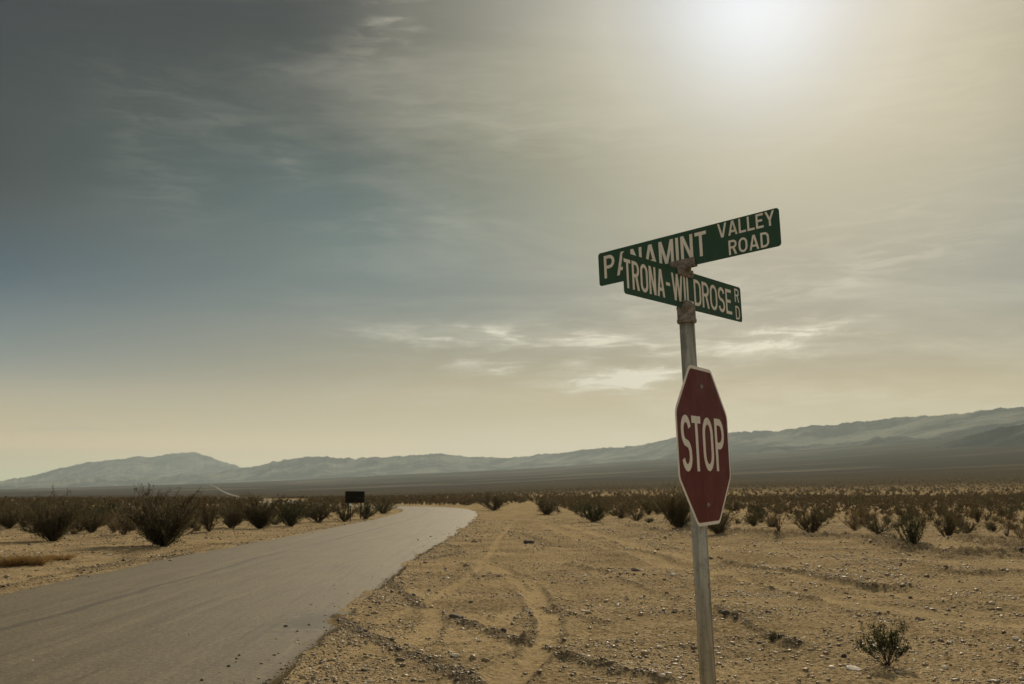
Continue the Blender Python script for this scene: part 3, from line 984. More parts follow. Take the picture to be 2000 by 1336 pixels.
def blade(al, z, uo, w, h, name, words, lab):
    e = MB()
    e.prism(rounded(w, h, 0.016), -0.0014, 0.0014, face)
    b_ = e.build(name, M_GREEN, post, 0)
    b_.location = (uo * math.cos(al), uo * math.sin(al), z)
    b_.rotation_euler = (0, 0, al)
    set_props(b_, lab)
    for a in words:
        e = MB(); word(e, *a, 0.0016, face)
        e.build('lettering', M_WHITE, b_)
    return b_


# top sign 1.12 x 0.18, lower sign 1.21 x 0.19 (metres)
pw, ph = 1.1193, 0.1806
blade(-0.8227, 2.8955, -0.0026, pw, ph, 'street_name_sign',
      [('PANAMINT', -0.520, 0.150, -ph / 2 + 0.2 * ph, 0.68 * ph, 0.0175, 0.014),
       ('VALLEY', 0.2185, 0.535, -ph / 2 + 0.575 * ph, 0.385 * ph, 0.0105, 0.0085),
       ('ROAD', 0.276, 0.499, -ph / 2 + 0.05 * ph, 0.395 * ph, 0.0105, 0.010)],
      'upper green sign reading PANAMINT VALLEY ROAD')
tw, tht = 1.2143, 0.1926
blade(0.9044, 2.6939, 0.0296, tw, tht, 'street_name_sign',
      [('TRONA', -0.602, -0.238, -tht / 2 + 0.145 * tht, 0.70 * tht, 0.0165, 0.012),
       ('-', -0.222, -0.184, -tht / 2 + 0.22 * tht, 0.62 * tht, 0.016, 0.01),
       ('WILDROSE', -0.165, 0.484, -tht / 2 + 0.145 * tht, 0.70 * tht, 0.0165, 0.013),
       ('R', 0.530, 0.580, -tht / 2 + 0.545 * tht, 0.385 * tht, 0.0095, 0.01),
       ('D', 0.530, 0.580, -tht / 2 + 0.05 * tht, 0.385 * tht, 0.0095, 0.01)],
      'lower green sign reading TRONA-WILDROSE RD')
# rusty cross bracket between the two blades
mb = MB()
for al, zc, wid, hz in ((0.9044, 2.778, 0.15, 0.040), (-0.8227, 2.822, 0.15, 0.046)):
    ca, sa = math.cos(al), math.sin(al)
    tr = lambda p, ca=ca, sa=sa: (p[0] * ca - p[1] * sa, p[0] * sa + p[1] * ca, p[2])
    for s_ in (-1, 1):
        mb.box((0, s_ * 0.0085, zc), (wid, 0.012, hz), tr)
        for k in (-1, 1):
            for j in range(1):
                mb.box((k * wid * 0.32, s_ * 0.018, zc), (0.012, 0.008, 0.012), tr)
mb.lathe([(0.034, 2.790), (0.038, 2.794), (0.038, 2.806), (0.034, 2.812)], 24)
br = mb.build('bracket', M_RUST, post, 0.002)
set_props(br, 'dark rusty cross bracket joining the two street name signs')

# stop sign
SA = 1.0517
a_ = 0.381; t_ = a_ * math.tan(math.pi / 8)


def octagon(a, rc=0.02):
    t1 = a * math.tan(math.pi / 8)
    P = [Vector(v) for v in ((t1, a), (-t1, a), (-a, t1), (-a, -t1), (-t1, -a), (t1, -a), (a, -t1), (a, t1))]
    o = []
    for i in range(8):
        p, q0, q1 = P[i], P[i - 1], P[(i + 1) % 8]
        d0, d1 = (q0 - p).normalized(), (q1 - p).normalized()
        o += [tuple(p + d0 * rc), tuple(p + (d0 + d1) * rc * 0.32), tuple(p + d1 * rc)]
    return o


mb = MB(); mb.prism(octagon(a_), -0.001, 0.001, face)
stop = mb.build('stop_sign_plate', M_WHITE, post)
cu, su = math.cos(SA), math.sin(SA)
stop.location = (0.0196 * cu + 0.046 * su, 0.0196 * su - 0.046 * cu, 1.921)
stop.rotation_euler = (0, 0, SA)
set_props(stop, 'octagonal red sign plate with white border reading STOP')
mb = MB(); mb.prism(octagon(a_ - 0.016, 0.016), 0.0012, 0.0018, face)
mb.build('red_face', M_RED, stop)
mb = MB()
hS = 0.262; yS = -0.125; tS = 0.034
for ch, xa, xb in (('S', -0.325, -0.192), ('T', -0.176, -0.050), ('O', -0.026, 0.126), ('P', 0.158, 0.300)):
    glyph(mb, ch, xa, yS, xb - xa, hS, tS, 0.0021, face)
mb.build('lettering', M_WHITE, stop)
for zz in (0.285, -0.285):
    mb = MB()
    mb.lathe([(0.011, 0.0), (0.011, 0.003), (0.008, 0.004)], 18)
    mb.lathe([(0.0075, 0.004), (0.007, 0.010)], 6)
    bo = mb.build('bolt', M_STEEL, stop)
    bo.rotation_euler = (math.pi / 2, 0, 0); bo.location = (-0.01, -0.0019, zz)
for zz in (0.285, -0.285):
    mb = MB(); mb.box((0, 0.0235, zz), (0.05, 0.045, 0.03))
    mb.build('mounting_clamp', M_STEEL, stop)

# dark road sign seen from behind in the scrub
D0 = unproj(692, 1013)
bx, by = D0[0], D0[1]
bz = float(ground_z(bx, by)[0])
rs = empty('road_sign', (bx, by, bz), (0, 0, R(6)))
set_props(rs, 'dark rectangular road sign seen from behind, standing in bushes left of the road bend', 'road sign')
M_DARK = simple('dark_sign_back', (0.016, 0.013, 0.010), 0.9, 0.3, 3.0, 0.1)
kk = by / FPX * 1.01
sw_, sh_ = 37 * kk, 22 * kk
zc_ = EYE + (960 - 970.5) * kk - bz
mb = MB(); mb.box((0, 0, zc_), (sw_, 0.02, sh_)); mb.build('sign_panel', M_DARK, rs, 0.004)
for s_ in (-1, 1):
    mb = MB(); mb.box((s_ * sw_ * 0.32, 0.055, (zc_ + sh_ * 0.4) / 2 - 0.1), (0.09, 0.09, zc_ + sh_ * 0.4 + 0.2)); mb.build('post', M_DARK, rs, 0.006)
for k in (-0.28, 0.28):
    mb = MB(); mb.box((0, -0.02, zc_ + k * sh_), (sw_ * 0.94, 0.018, 0.05)); mb.build('cross_brace', M_DARK, rs)
D1 = unproj(684, 1018)
mz = float(ground_z(D1[0], D1[1])[0])
mk = empty('roadside_marker', (D1[0], D1[1], mz))
set_props(mk, 'small pale roadside marker just under the dark sign panel', 'marker post')
hm = EYE + (960 - 984) * D1[1] / FPX - mz
mb = MB(); mb.box((0, 0.012, hm * 0.5), (0.05, 0.012, hm)); mb.build('stake', M_DARK, mk)
mb = MB(); mb.prism(rounded(0.16, 0.09, 0.03), 0.0, 0.006, lambda p: (p[0], -p[2], p[1] + hm - 0.03)); mb.build('reflector', M_WHITE, mk)


# ------------------------------------------------------------------ shrubs
def make_shrub(seed, stems=18, twigs=5, leaves=14, leaf=0.04, spread=0.75, start=0.3, wiggle=0.12, hgt=1.0, wid=1.0, upr=1.0):
    """unit sized shrub: V shaped spray of thin stems with small leaves; returns branch and leaf arrays"""
    rng = np.random.default_rng(seed)
    bv, bf, lv, lf = [], [], [], []

    def tube(P, r0, r1):
        b0 = len(bv); n = len(P)
        for i, p in enumerate(P):
            r_ = r0 + (r1 - r0) * i / (n - 1)
            for k in range(3):
                a = k * 2.094
                bv.append((p[0] + r_ * math.cos(a), p[1] + r_ * math.sin(a), p[2]))
        for i in range(n - 1):
            for k in range(3):
                j = (k + 1) % 3
                bf.append((b0 + i * 3 + k, b0 + i * 3 + j, b0 + i * 3 + 3 + j, b0 + i * 3 + 3 + k))

    def leafs(P, n, t0):
        for _ in range(n):
            t = t0 + (1 - t0) * rng.random()
            f = t * (len(P) - 1); i = min(int(f), len(P) - 2)
            c = P[i] + (P[i + 1] - P[i]) * (f - i) + rng.normal(0, leaf * 0.55, 3)
            if c[2] < 0.02: continue
            a = rng.normal(0, 1, 3); a[2] += upr; a /= np.linalg.norm(a)
            b = np.cross(a, rng.normal(0, 1, 3)); b /= np.linalg.norm(b) + 1e-9
            s1 = leaf * (0.6 + 0.8 * rng.random()); s2 = s1 * 0.42
            k = len(lv)
            lv.extend([c - a * s1 * 0.5, c + b * s2 * 0.5, c + a * s1 * 0.6, c - b * s2 * 0.5])
            lf.append((k, k + 1, k + 2, k + 3))

    for s_ in range(stems):
        phi = rng.random() * 6.283
        tilt = spread * math.sqrt(rng.random())
        L = (0.72 + 0.34 * rng.random()) * (1.0 + 0.10 * math.cos(2 * phi + seed))
        dr = np.array([math.sin(tilt) * math.cos(phi), math.sin(tilt) * math.sin(phi), math.cos(tilt)])
        p = np.array([rng.normal(0, 0.03), rng.normal(0, 0.03), -0.03])
        P = [p.copy()]
        for i in range(6):
            dr = dr + rng.normal(0, wiggle, 3) + np.array([0, 0, 0.04]); dr /= np.linalg.norm(dr)
            p = p + dr * L / 6; P.append(p.copy())
        P = np.array(P)
        tube(P, 0.012, 0.004)
        leafs(P, leaves, max(start, 0.5))
        for k in range(twigs):
            f = (start + (0.95 - start) * rng.random()) * 6; i = min(int(f), 5)
            q0 = P[i] + (P[i + 1] - P[i]) * (f - i)
            d2 = (P[i + 1] - P[i]); d2 = d2 / np.linalg.norm(d2) + rng.normal(0, 0.5, 3) + np.array([0, 0, 0.25]); d2 /= np.linalg.norm(d2)
            l2 = L * (0.16 + 0.22 * rng.random())
            Q = np.array([q0 + d2 * l2 * t + rng.normal(0, 0.012, 3) * t for t in (0, 0.34, 0.67, 1)])
            tube(Q, 0.006, 0.0025)
            leafs(Q, leaves, 0.1)
    bv_, lv_ = np.array(bv), np.array(lv)
    ext = np.percentile(np.abs(lv_[:, :2]), 97) * 2
    top = np.percentile(lv_[:, 2], 98)
    for arr in (bv_, lv_):
        arr[:, :2] *= wid / ext; arr[:, 2] *= hgt / top
    return bv_, np.array(bf), lv_, np.array(lf)


def shrub_meshes(nm, leafmat, **kw):
    bv_, bf_, lv_, lf_ = make_shrub(**kw)
    return (mesh_np(nm + '_branches', bv_, bf_, [M_STEM]), mesh_np(nm + '_foliage', lv_, lf_, [leafmat]),
            mesh_np(nm, np.vstack([bv_, lv_]), np.vstack([bf_, lf_ + len(bv_)]), [M_STEM, leafmat]), len(bf_), len(lf_))


def set_two(v):     # the joined mesh uses slot 1 for its leaves
    me_ = v[2]; mi = np.zeros(v[3] + v[4], np.int32); mi[v[3]:] = 1
    me_.polygons.foreach_set('material_index', mi)
    return v


VAR = [set_two(shrub_meshes('creosote', m_, seed=s_, stems=st, twigs=tw_, leaves=le, leaf=lf_, spread=sp, start=stt))
       for s_, m_, st, tw_, le, lf_, sp, stt in [(1, M_LEAF, 34, 8, 15, 0.040, 1.05, 0.12), (2, M_LEAF, 30, 8, 15, 0.040, 0.85, 0.14),
                                              (3, M_LEAFG, 28, 8, 15, 0.040, 0.95, 0.16), (4, M_LEAFB, 34, 8, 14, 0.036, 1.15, 0.08),
                                              (5, M_LEAFB, 22, 6, 11, 0.040, 0.8, 0.2), (6, M_LEAF, 32, 8, 15, 0.038, 1.2, 0.08)]]
V_BIG = [set_two(shrub_meshes('creosote_big', M_LEAF, seed=s_, stems=56, twigs=10, leaves=24, leaf=0.030, spread=0.95, start=0.08, wiggle=0.10)) for s_ in (11, 12)]
V_SPARSE = [set_two(shrub_meshes('sparse_shrub', M_LEAFB, seed=s_, stems=20, twigs=4, leaves=4, leaf=0.045, spread=0.6, start=0.3)) for s_ in (21, 22)]
V_NEAR = set_two(shrub_meshes('young_creosote', M_LEAFG, seed=33, stems=20, twigs=7, leaves=17, leaf=0.048, spread=0.85, start=0.34, wiggle=0.10, upr=1.6))
V_MID = [set_two(shrub_meshes('mid_creosote', m_, seed=s_, stems=34, twigs=8, leaves=18, leaf=0.036, spread=0.85, start=0.14, wiggle=0.11)) for s_, m_ in ((41, M_LEAFG), (42, M_LEAF), (43, M_LEAF))]

placed = []      # x, y, radius of every shrub


def plant(name, var, x, y, w, h, rz, label, group=None, cat='bush', parts=True):
    z = float(ground_z(x, y)[0]) - 0.02
    placed.append((x, y, w / 2))
    if parts:
        root = empty(name, (x, y, z), (0, 0, rz))
        root.scale = (w, w, h)
        link('branches', var[0], root); link('foliage', var[1], root)
    else:
        root = link(name, var[2], None, (x, y, z)); root.rotation_euler = (0, 0, rz); root.scale = (w, w, h)
    set_props(root, label, cat, group)
    return root


def at_px(px_, base, top, wpx):
    P = unproj(px_, base)
    k = P[1] / FPX
    # height along the vertical through the base
    h = (base - top) * k * 1.0
    return P[0], P[1], wpx * k, h


random.seed(4)
SPEC = [  # px, base, top, width, variant, name, label
    (1733, 1299, 1220, 90, V_NEAR, 'small green creosote bush alone on the gravel in the right foreground'),
    (1781, 1076, 1016, 50, V_MID[0], 'dark upright bush standing forward of the scrub, above the foreground bush'),
    (1852, 1056, 1000, 54, V_MID[1], 'dark rounded bush right of the upright bush at the front of the scrub'),
    (1521, 1053, 1004, 36, V_SPARSE[0], 'sparse twiggy bush with bare stems at the scrub edge right of the stop sign'),
    (1585, 1040, 990, 56, V_MID[2], 'broad dense bush just behind and right of the sparse twiggy bush'),
    (1683, 1026, 990, 42, VAR[3], 'low brown bush midway along the front of the right scrub'),
    (1801, 1036, 998, 30, VAR[4], 'small upright bush behind the dark upright bush on the right'),
    (1473, 1029, 1000, 26, VAR[0], 'small dark bush between the stop sign and the sparse twiggy bush'),
    (1910, 1021, 988, 24, VAR[5], 'small narrow bush behind and right of the dark rounded bush'),
    (1966, 1046, 996, 34, V_SPARSE[1], 'thin bare-stemmed bush near the right edge of the photo'),
    (2002, 1056, 1016, 40, VAR[3], 'brown bush cut by the right edge of the photo'),
    (1326, 1036, 968, 66, V_BIG[1], 'tall brownish bush directly left of the stop sign plate'),
    (1403, 1048, 1008, 56, V_MID[1], 'dark bush at the foot of the stop sign plate on its right'),
    (965, 997, 966, 50, V_MID[2], 'dark rounded bush beyond the road bend, left of the sandy track'),
    (1068, 1005, 974, 56, VAR[1], 'dark bush on the right side where the sandy track enters the scrub'),
    (1160, 1020, 984, 62, V_MID[0], 'dark green bush midway between the sandy track and the stop sign'),
    (1213, 1012, 980, 50, VAR[3], 'brown bush just right of the dark green bush left of the stop sign'),
    (318, 1067, 968, 128, V_BIG[0], 'largest creosote bush, standing left of the road'),
    (242, 1046, 985, 66, VAR[4], 'loose brown bush touching the left side of the largest bush'),
    (101, 1056, 980, 90, V_BIG[1], 'big dark bush second largest left of the road'),
    (178, 1041, 1002, 44, V_MID[2], 'small dark bush between the two biggest bushes left of the road'),
    (409, 1042, 984, 34, VAR[5], 'narrow upright bush just right of the largest bush'),
    (452, 1031, 978, 60, V_MID[1], 'first dense bush of the row right of the largest bush'),
    (508, 1033, 975, 72, V_BIG[0], 'widest dense bush of the row along the left road shoulder'),
    (568, 1028, 977, 62, V_MID[0], 'dense bush third in the row along the left road shoulder'),
    (622, 1020, 978, 54, VAR[1], 'bush in the row just left of the dark road sign'),
    (672, 1018, 984, 44, VAR[0], 'bush in front of the left half of the dark road sign'),
    (712, 1014, 979, 46, VAR[2], 'bush in front of the right edge of the dark road sign'),
    (748, 1003, 972, 46, V_MID[2], 'last bush of the row before the road bend'),
    (18, 1034, 988, 60, VAR[0], 'dark bush cut by the left edge of the photo'),
    (62, 1018, 984, 50, VAR[5], 'dark bush behind the second largest bush on its left'),
    (140, 1016, 980, 60, VAR[1], 'dark bush behind the gap between the two biggest bushes'),
    (208, 1014, 982, 54, VAR[2], 'bush behind the small dark bush left of the road'),
    (384, 1012, 976, 56, VAR[3], 'brown bush showing behind the right side of the largest bush')]
for q in SPEC:
    x, y, w, h = at_px(*q[:4])
    plant('creosote_bush', q[4], x, y, w * 1.08, h, random.random() * 6.28, q[5])
    placed[-1] = (x, y, w * 0.45)


def scrub_mask(x, y):
    """true where the photograph shows scrub rather than open ground"""
    d_ = -road_d(x, y)
    ypx = 960 + EYE / y * FPX; xpx = 1000 + FPX * x / y
    lim = np.interp(xpx, [880, 930, 990, 1030, 1060, 1130, 1300, 1450, 1650, 1850, 2100, 2600], [984, 985, 984, 983, 1000, 1010, 1026, 1034, 1040, 1048, 1056, 1060])
    lim_l = np.interp(xpx, [0, 100, 300, 500, 700, 800], [1035, 1040, 1048, 1030, 1012, 1000])
    track = (np.abs(xpx - 1040) < 16) & (ypx > 975)
    right = x > -5
    ok = np.where(right, (ypx <= lim) & ~track, np.where(y < 125, (ypx <= lim_l) & (d_ > 1.5 + 0.04 * y), True))
    return ok & (d_ > 1.2)


rng = random.Random(7)
cand = []
cell = {}


def free(x, y, rad, sp):
    ci, cj = int(x // 6), int(y // 6)
    for i in range(ci - 1, ci + 2):
        for j in range(cj - 1, cj + 2):
            for (a, b, c_) in cell.get((i, j), ()):
                if (a - x) ** 2 + (b - y) ** 2 < (sp * (rad + c_)) ** 2: return False
    return True


def put(x, y, rad): cell.setdefault((int(x // 6), int(y // 6)), []).append((x, y, rad))


for p_ in placed: put(*p_)
prng = np.random.default_rng(17)
NT = 26000
cy = 28 + 172 * prng.random(NT) ** 0.75
cx = (prng.random(NT) * 2 - 1) * cy * 0.60
cr = 0.22 + 0.44 * prng.random(NT) ** 1.3
k = scrub_mask(cx, cy)
patch = fbm(cx * 0.07, cy * 0.07, 3, 15)
for x, y, rad, pt in zip(cx[k], cy[k], cr[k], patch[k]):
    sp = (1.85 if x < -5.4 and y < 110 else 3.7 - 0.019 * min(y, 120)) - 1.0 * pt
    if not free(x, y, rad, sp): continue
    put(x, y, rad); cand.append((float(x), float(y), float(rad)))
cand.sort(key=lambda c_: c_[1] / (c_[2] + 0.4))
seen = [c_ for c_ in cand if abs(c_[0]) < c_[1] * 0.525]
N_IND = 262
near_set = seen[:N_IND]
near_ids = set(map(id, near_set))
rest = [c_ for c_ in cand if id(c_) not in near_ids]
for x, y, rad in near_set:
    left = x < -5.4
    h = min(rad * rng.uniform(0.9, 1.7), 0.95)
    v = rng.choice(VAR)
    if left:
        lab, grp = 'dark creosote bush among the dense scrub behind the bush row left of the road', 'shrubs of the scrub left of the road'
    elif x < y * 0.19:
        lab, grp = 'small dark bush in the distant scrub between the road bend and the stop sign', 'shrubs of the scrub between the bend and the stop sign'
    else:
        lab, grp = 'brown desert bush in the open scrub right of the stop sign', 'shrubs of the scrub right of the stop sign'
    plant('creosote_bush', v, x, y, rad * 2, h, rng.random() * 6.28, lab, grp, parts=y < 75)

# everything farther: one low mass of scrub
nrng = np.random.default_rng(5)
N = 13500
yy = np.sqrt(nrng.random(N)) * 1.0
yy = 150 + 1150 * yy ** 2.3
xx = (nrng.random(N) * 2 - 1) * yy * 0.66
k = -road_d(xx, yy) > 2.0
xx, yy = xx[k], yy[k]
# keep clear of the far road
rdist = poly_dist(xx, yy, RC)
k = rdist > 8 + yy * 0.02
xx, yy = xx[k], yy[k]
rad = nrng.uniform(0.35, 0.65, len(xx))
if rest:
    rx_, ry_, rr_ = np.array(rest).T
    xx = np.r_[xx, rx_]; yy = np.r_[yy, ry_]; rad = np.r_[rad, rr_]
nb = len(xx)
zz = ground_z(xx, yy)
K = 26
cen = nrng.normal(0, 1, (nb, K, 3)); cen /= np.linalg.norm(cen, axis=2, keepdims=True)
cen *= nrng.random((nb, K, 1)) ** 0.4
cz = (cen[..., 2] * 0.5 + 0.55)
fl = 0.35 + 0.75 * np.clip(cz, 0, 1)
cen3 = np.stack([xx[:, None] + cen[..., 0] * rad[:, None] * fl, yy[:, None] + cen[..., 1] * rad[:, None] * fl, zz[:, None] + cz * rad[:, None] * nrng.uniform(1.0, 1.6, (nb, 1))], -1)
lsz = (rad[:, None, None] * 0.36)
tri = np.repeat(cen3[:, :, None, :], 3, axis=2) + nrng.normal(0, 1, (nb, K, 3, 3)) * lsz[..., None] * np.array([0.55, 0.55, 0.75])
Vt = tri.reshape(-1, 3)
Ft = np.arange(len(Vt)).reshape(-1, 3)
M_FARS = m_leaf('far_scrub', (0.035, 0.027, 0.013), (0.105, 0.076, 0.038))
sc = link('desert_scrub', mesh_np('desert_scrub', Vt, Ft, [M_FARS]))
set_props(sc, 'dark mass of countless desert shrubs covering the plain out to the far slope', 'scrub', kind='stuff')
del tri, Vt, Ft, cen3, cen

# dry grass clumps at the left edge
def grass_mesh(seed, n=420, leaf=0.5):
    r_ = np.random.default_rng(seed)
    vs, fs = [], []
    for i in range(n):
        a = r_.random() * 6.283; rd_ = r_.random() ** 0.6 * 0.42
        p = np.array([rd_ * math.cos(a), rd_ * math.sin(a), -0.02])
        dr = np.array([math.cos(a) * 0.55 + r_.normal(0, 0.35), math.sin(a) * 0.55 + r_.normal(0, 0.35), 1.0]); dr /= np.linalg.norm(dr)
        L = r_.uniform(0.5, 1.0); w = 0.008
        s_ = np.cross(dr, r_.normal(0, 1, 3)); s_ /= np.linalg.norm(s_)
        q1 = p + dr * L * 0.55; q2 = q1 + (dr + np.array([math.cos(a) * 0.5, math.sin(a) * 0.5, -0.3])) * L * 0.4
        k_ = len(vs); vs += [p - s_ * w, p + s_ * w, q1 + s_ * w, q1 - s_ * w, q2 + s_ * w * 0.3, q2 - s_ * w * 0.3]
        fs += [(k_, k_ + 1, k_ + 2, k_ + 3), (k_ + 3, k_ + 2, k_ + 4, k_ + 5)]
    return mesh_np('dry_grass_clump', np.array(vs), np.array(fs), [M_DRY])


gm = grass_mesh(3)
for px_, b_, t_px, w_, lab in [(18, 1106, 1076, 62, 'dry orange-brown grass clump cut by the left edge of the photo, beside the road'),
                               (64, 1104, 1078, 50, 'dry orange-brown grass clump second from the left edge, beside the road'),
                               (120, 1096, 1080, 34, 'smallest pale dry grass tuft right of the two orange-brown clumps')]:
    x, y, w, h = at_px(px_, b_, t_px, w_)
    o = link('dry_grass_clump', gm, None, (x, y, float(ground_z(x, y)[0])))
    o.scale = (w, w, h * 1.1); o.rotation_euler = (0, 0, px_)
    set_props(o, lab, 'dry grass')
# low green weed right of the pole
x, y, w, h = at_px(1512, 1254, 1236, 34)
plant('desert_weed', VAR[2], x, y, w, h, 0.4, 'low flat green weed on the gravel between the pole and the small green bush', cat='weed')
x, y, w, h = at_px(1845, 1098, 1084, 20)

# ------------------------------------------------------------------ stones
ICO_V = None


def ico():
    t = (1 + 5 ** 0.5) / 2
    v = np.array([(-1, t, 0), (1, t, 0), (-1, -t, 0), (1, -t, 0), (0, -1, t), (0, 1, t), (0, -1, -t), (0, 1, -t), (t, 0, -1), (t, 0, 1), (-t, 0, -1), (-t, 0, 1)], float)
    v /= np.linalg.norm(v[0])
    f = np.array([(0, 11, 5), (0, 5, 1), (0, 1, 7), (0, 7, 10), (0, 10, 11), (1, 5, 9), (5, 11, 4), (11, 10, 2), (10, 7, 6), (7, 1, 8),
                  (3, 9, 4), (3, 4, 2), (3, 2, 6), (3, 6, 8), (3, 8, 9), (4, 9, 5), (2, 4, 11), (6, 2, 10), (8, 6, 7), (9, 8, 1)])
    return v, f


IV, IF = ico()


def stones_mesh(name, x, y, size, tone, seed, sink=0.3):
    r_ = np.random.default_rng(seed)
    n = len(x)
    z = ground_z(x, y)
    z = np.where(road_d(x, y) > -0.05, np.maximum(z, 0.0), z)
    sc_ = np.stack([size * r_.uniform(0.7, 1.3, n), size * r_.uniform(0.7, 1.3, n), size * r_.uniform(0.35, 0.8, n)], -1)
    jit = 1 + r_.normal(0, 0.16, (n, 12, 1))
    v = IV[None] * jit * sc_[:, None, :]
    a = r_.random(n) * 6.283
    ca, sa = np.cos(a)[:, None], np.sin(a)[:, None]
    vx = v[..., 0] * ca - v[..., 1] * sa; vy = v[..., 0] * sa + v[..., 1] * ca
    V_ = np.stack([vx + x[:, None], vy + y[:, None], v[..., 2] + (z + sc_[:, 2] * (1 - 2 * sink) * 0.7)[:, None]], -1).reshape(-1, 3)
    F_ = (IF[None] + (np.arange(n) * 12)[:, None, None]).reshape(-1, 3)
    return mesh_np(name, V_, F_, [M_STONE], False, {'tone': ('FACE', np.repeat(tone, 20))})


N = 230000
r_ = 7.5 * np.exp(nrng.random(N) ** 1.1 * math.log(62 / 7.5))
a_az = (nrng.random(N) * 2 - 1) * R(31)
sx_, sy_ = r_ * np.sin(a_az), r_ * np.cos(a_az)
_, _, sd_, dk_, _ = ground_parts(sx_, sy_)
clump = fbm(sx_ * 0.7, sy_ * 0.7, 5, 91, 0.6)
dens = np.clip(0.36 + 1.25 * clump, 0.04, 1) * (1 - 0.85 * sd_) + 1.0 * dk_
rde = road_d(sx_, sy_)
dens *= np.where(sx_ > 1.0, 1.0, 0.8)
dens += 0.9 * np.exp(-((rde + 0.25) / 0.3) ** 2) * (0.4 + 0.6 * (clump > 0))
dens = np.where(rde > -0.02, 0.05 * np.exp(-np.maximum(rde, 0) / 0.3) + 0.0005, dens)
inroad = rde > 9
keep = (nrng.random(N) < dens) & ~inroad
sx_, sy_, r_, dk_ = sx_[keep], sy_[keep], r_[keep], dk_[keep]
size = np.exp(nrng.normal(math.log(0.0066), 0.58, len(sx_))) * (0.75 + r_ / 30)
size = np.clip(size, 0.004, 0.06)
u_ = nrng.random(len(sx_))
tone = np.where(u_ < 0.13, nrng.uniform(0.0, 0.3, len(u_)), np.where(u_ < 0.93, nrng.uniform(0.38, 0.85, len(u_)), nrng.uniform(0.90, 1.0, len(u_))))
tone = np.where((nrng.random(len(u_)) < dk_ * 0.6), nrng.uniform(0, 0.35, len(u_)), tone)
gv = link('gravel', stones_mesh('gravel', sx_, sy_, size, tone, 8))
set_props(gv, 'loose brown and cream gravel strewn over the dirt beside the road', 'gravel', kind='stuff')
# grit on the road edge
pc = unproj(640, 1210)
n_ = 900
ex = pc[0] - np.abs(nrng.normal(0, 0.55, n_)) + 0.1; ey = pc[1] + nrng.normal(0, 0.8, n_)


def rock_mesh(seed, rough=0.18, flat=0.5):
    import bmesh
    bm = bmesh.new(); bmesh.ops.create_icosphere(bm, subdivisions=3, radius=1)
    r2 = random.Random(seed); off = [r2.uniform(-9, 9) for _ in range(3)]
    from mathutils import noise as mn
    planes = [Vector((r2.gauss(0, 1), r2.gauss(0, 1), r2.gauss(0, 1))).normalized() for _ in range(9)]
    for v in bm.verts:
        p = v.co.copy()
        for n_v in planes:
            k_ = p.dot(n_v) - 0.74
            if k_ > 0: p -= n_v * k_ * 0.85
        p *= 1 + rough * mn.noise(p * 1.8 + Vector(off)) + 0.06 * mn.noise(p * 6 + Vector(off))
        v.co = Vector((p.x, p.y * 0.8, p.z * flat))
    me_ = bpy.data.meshes.new('rock'); bm.to_mesh(me_); bm.free()
    return me_


def rock_mat(name, c):
    return simple(name, c, 0.85, 0.35, 30, 0.25)


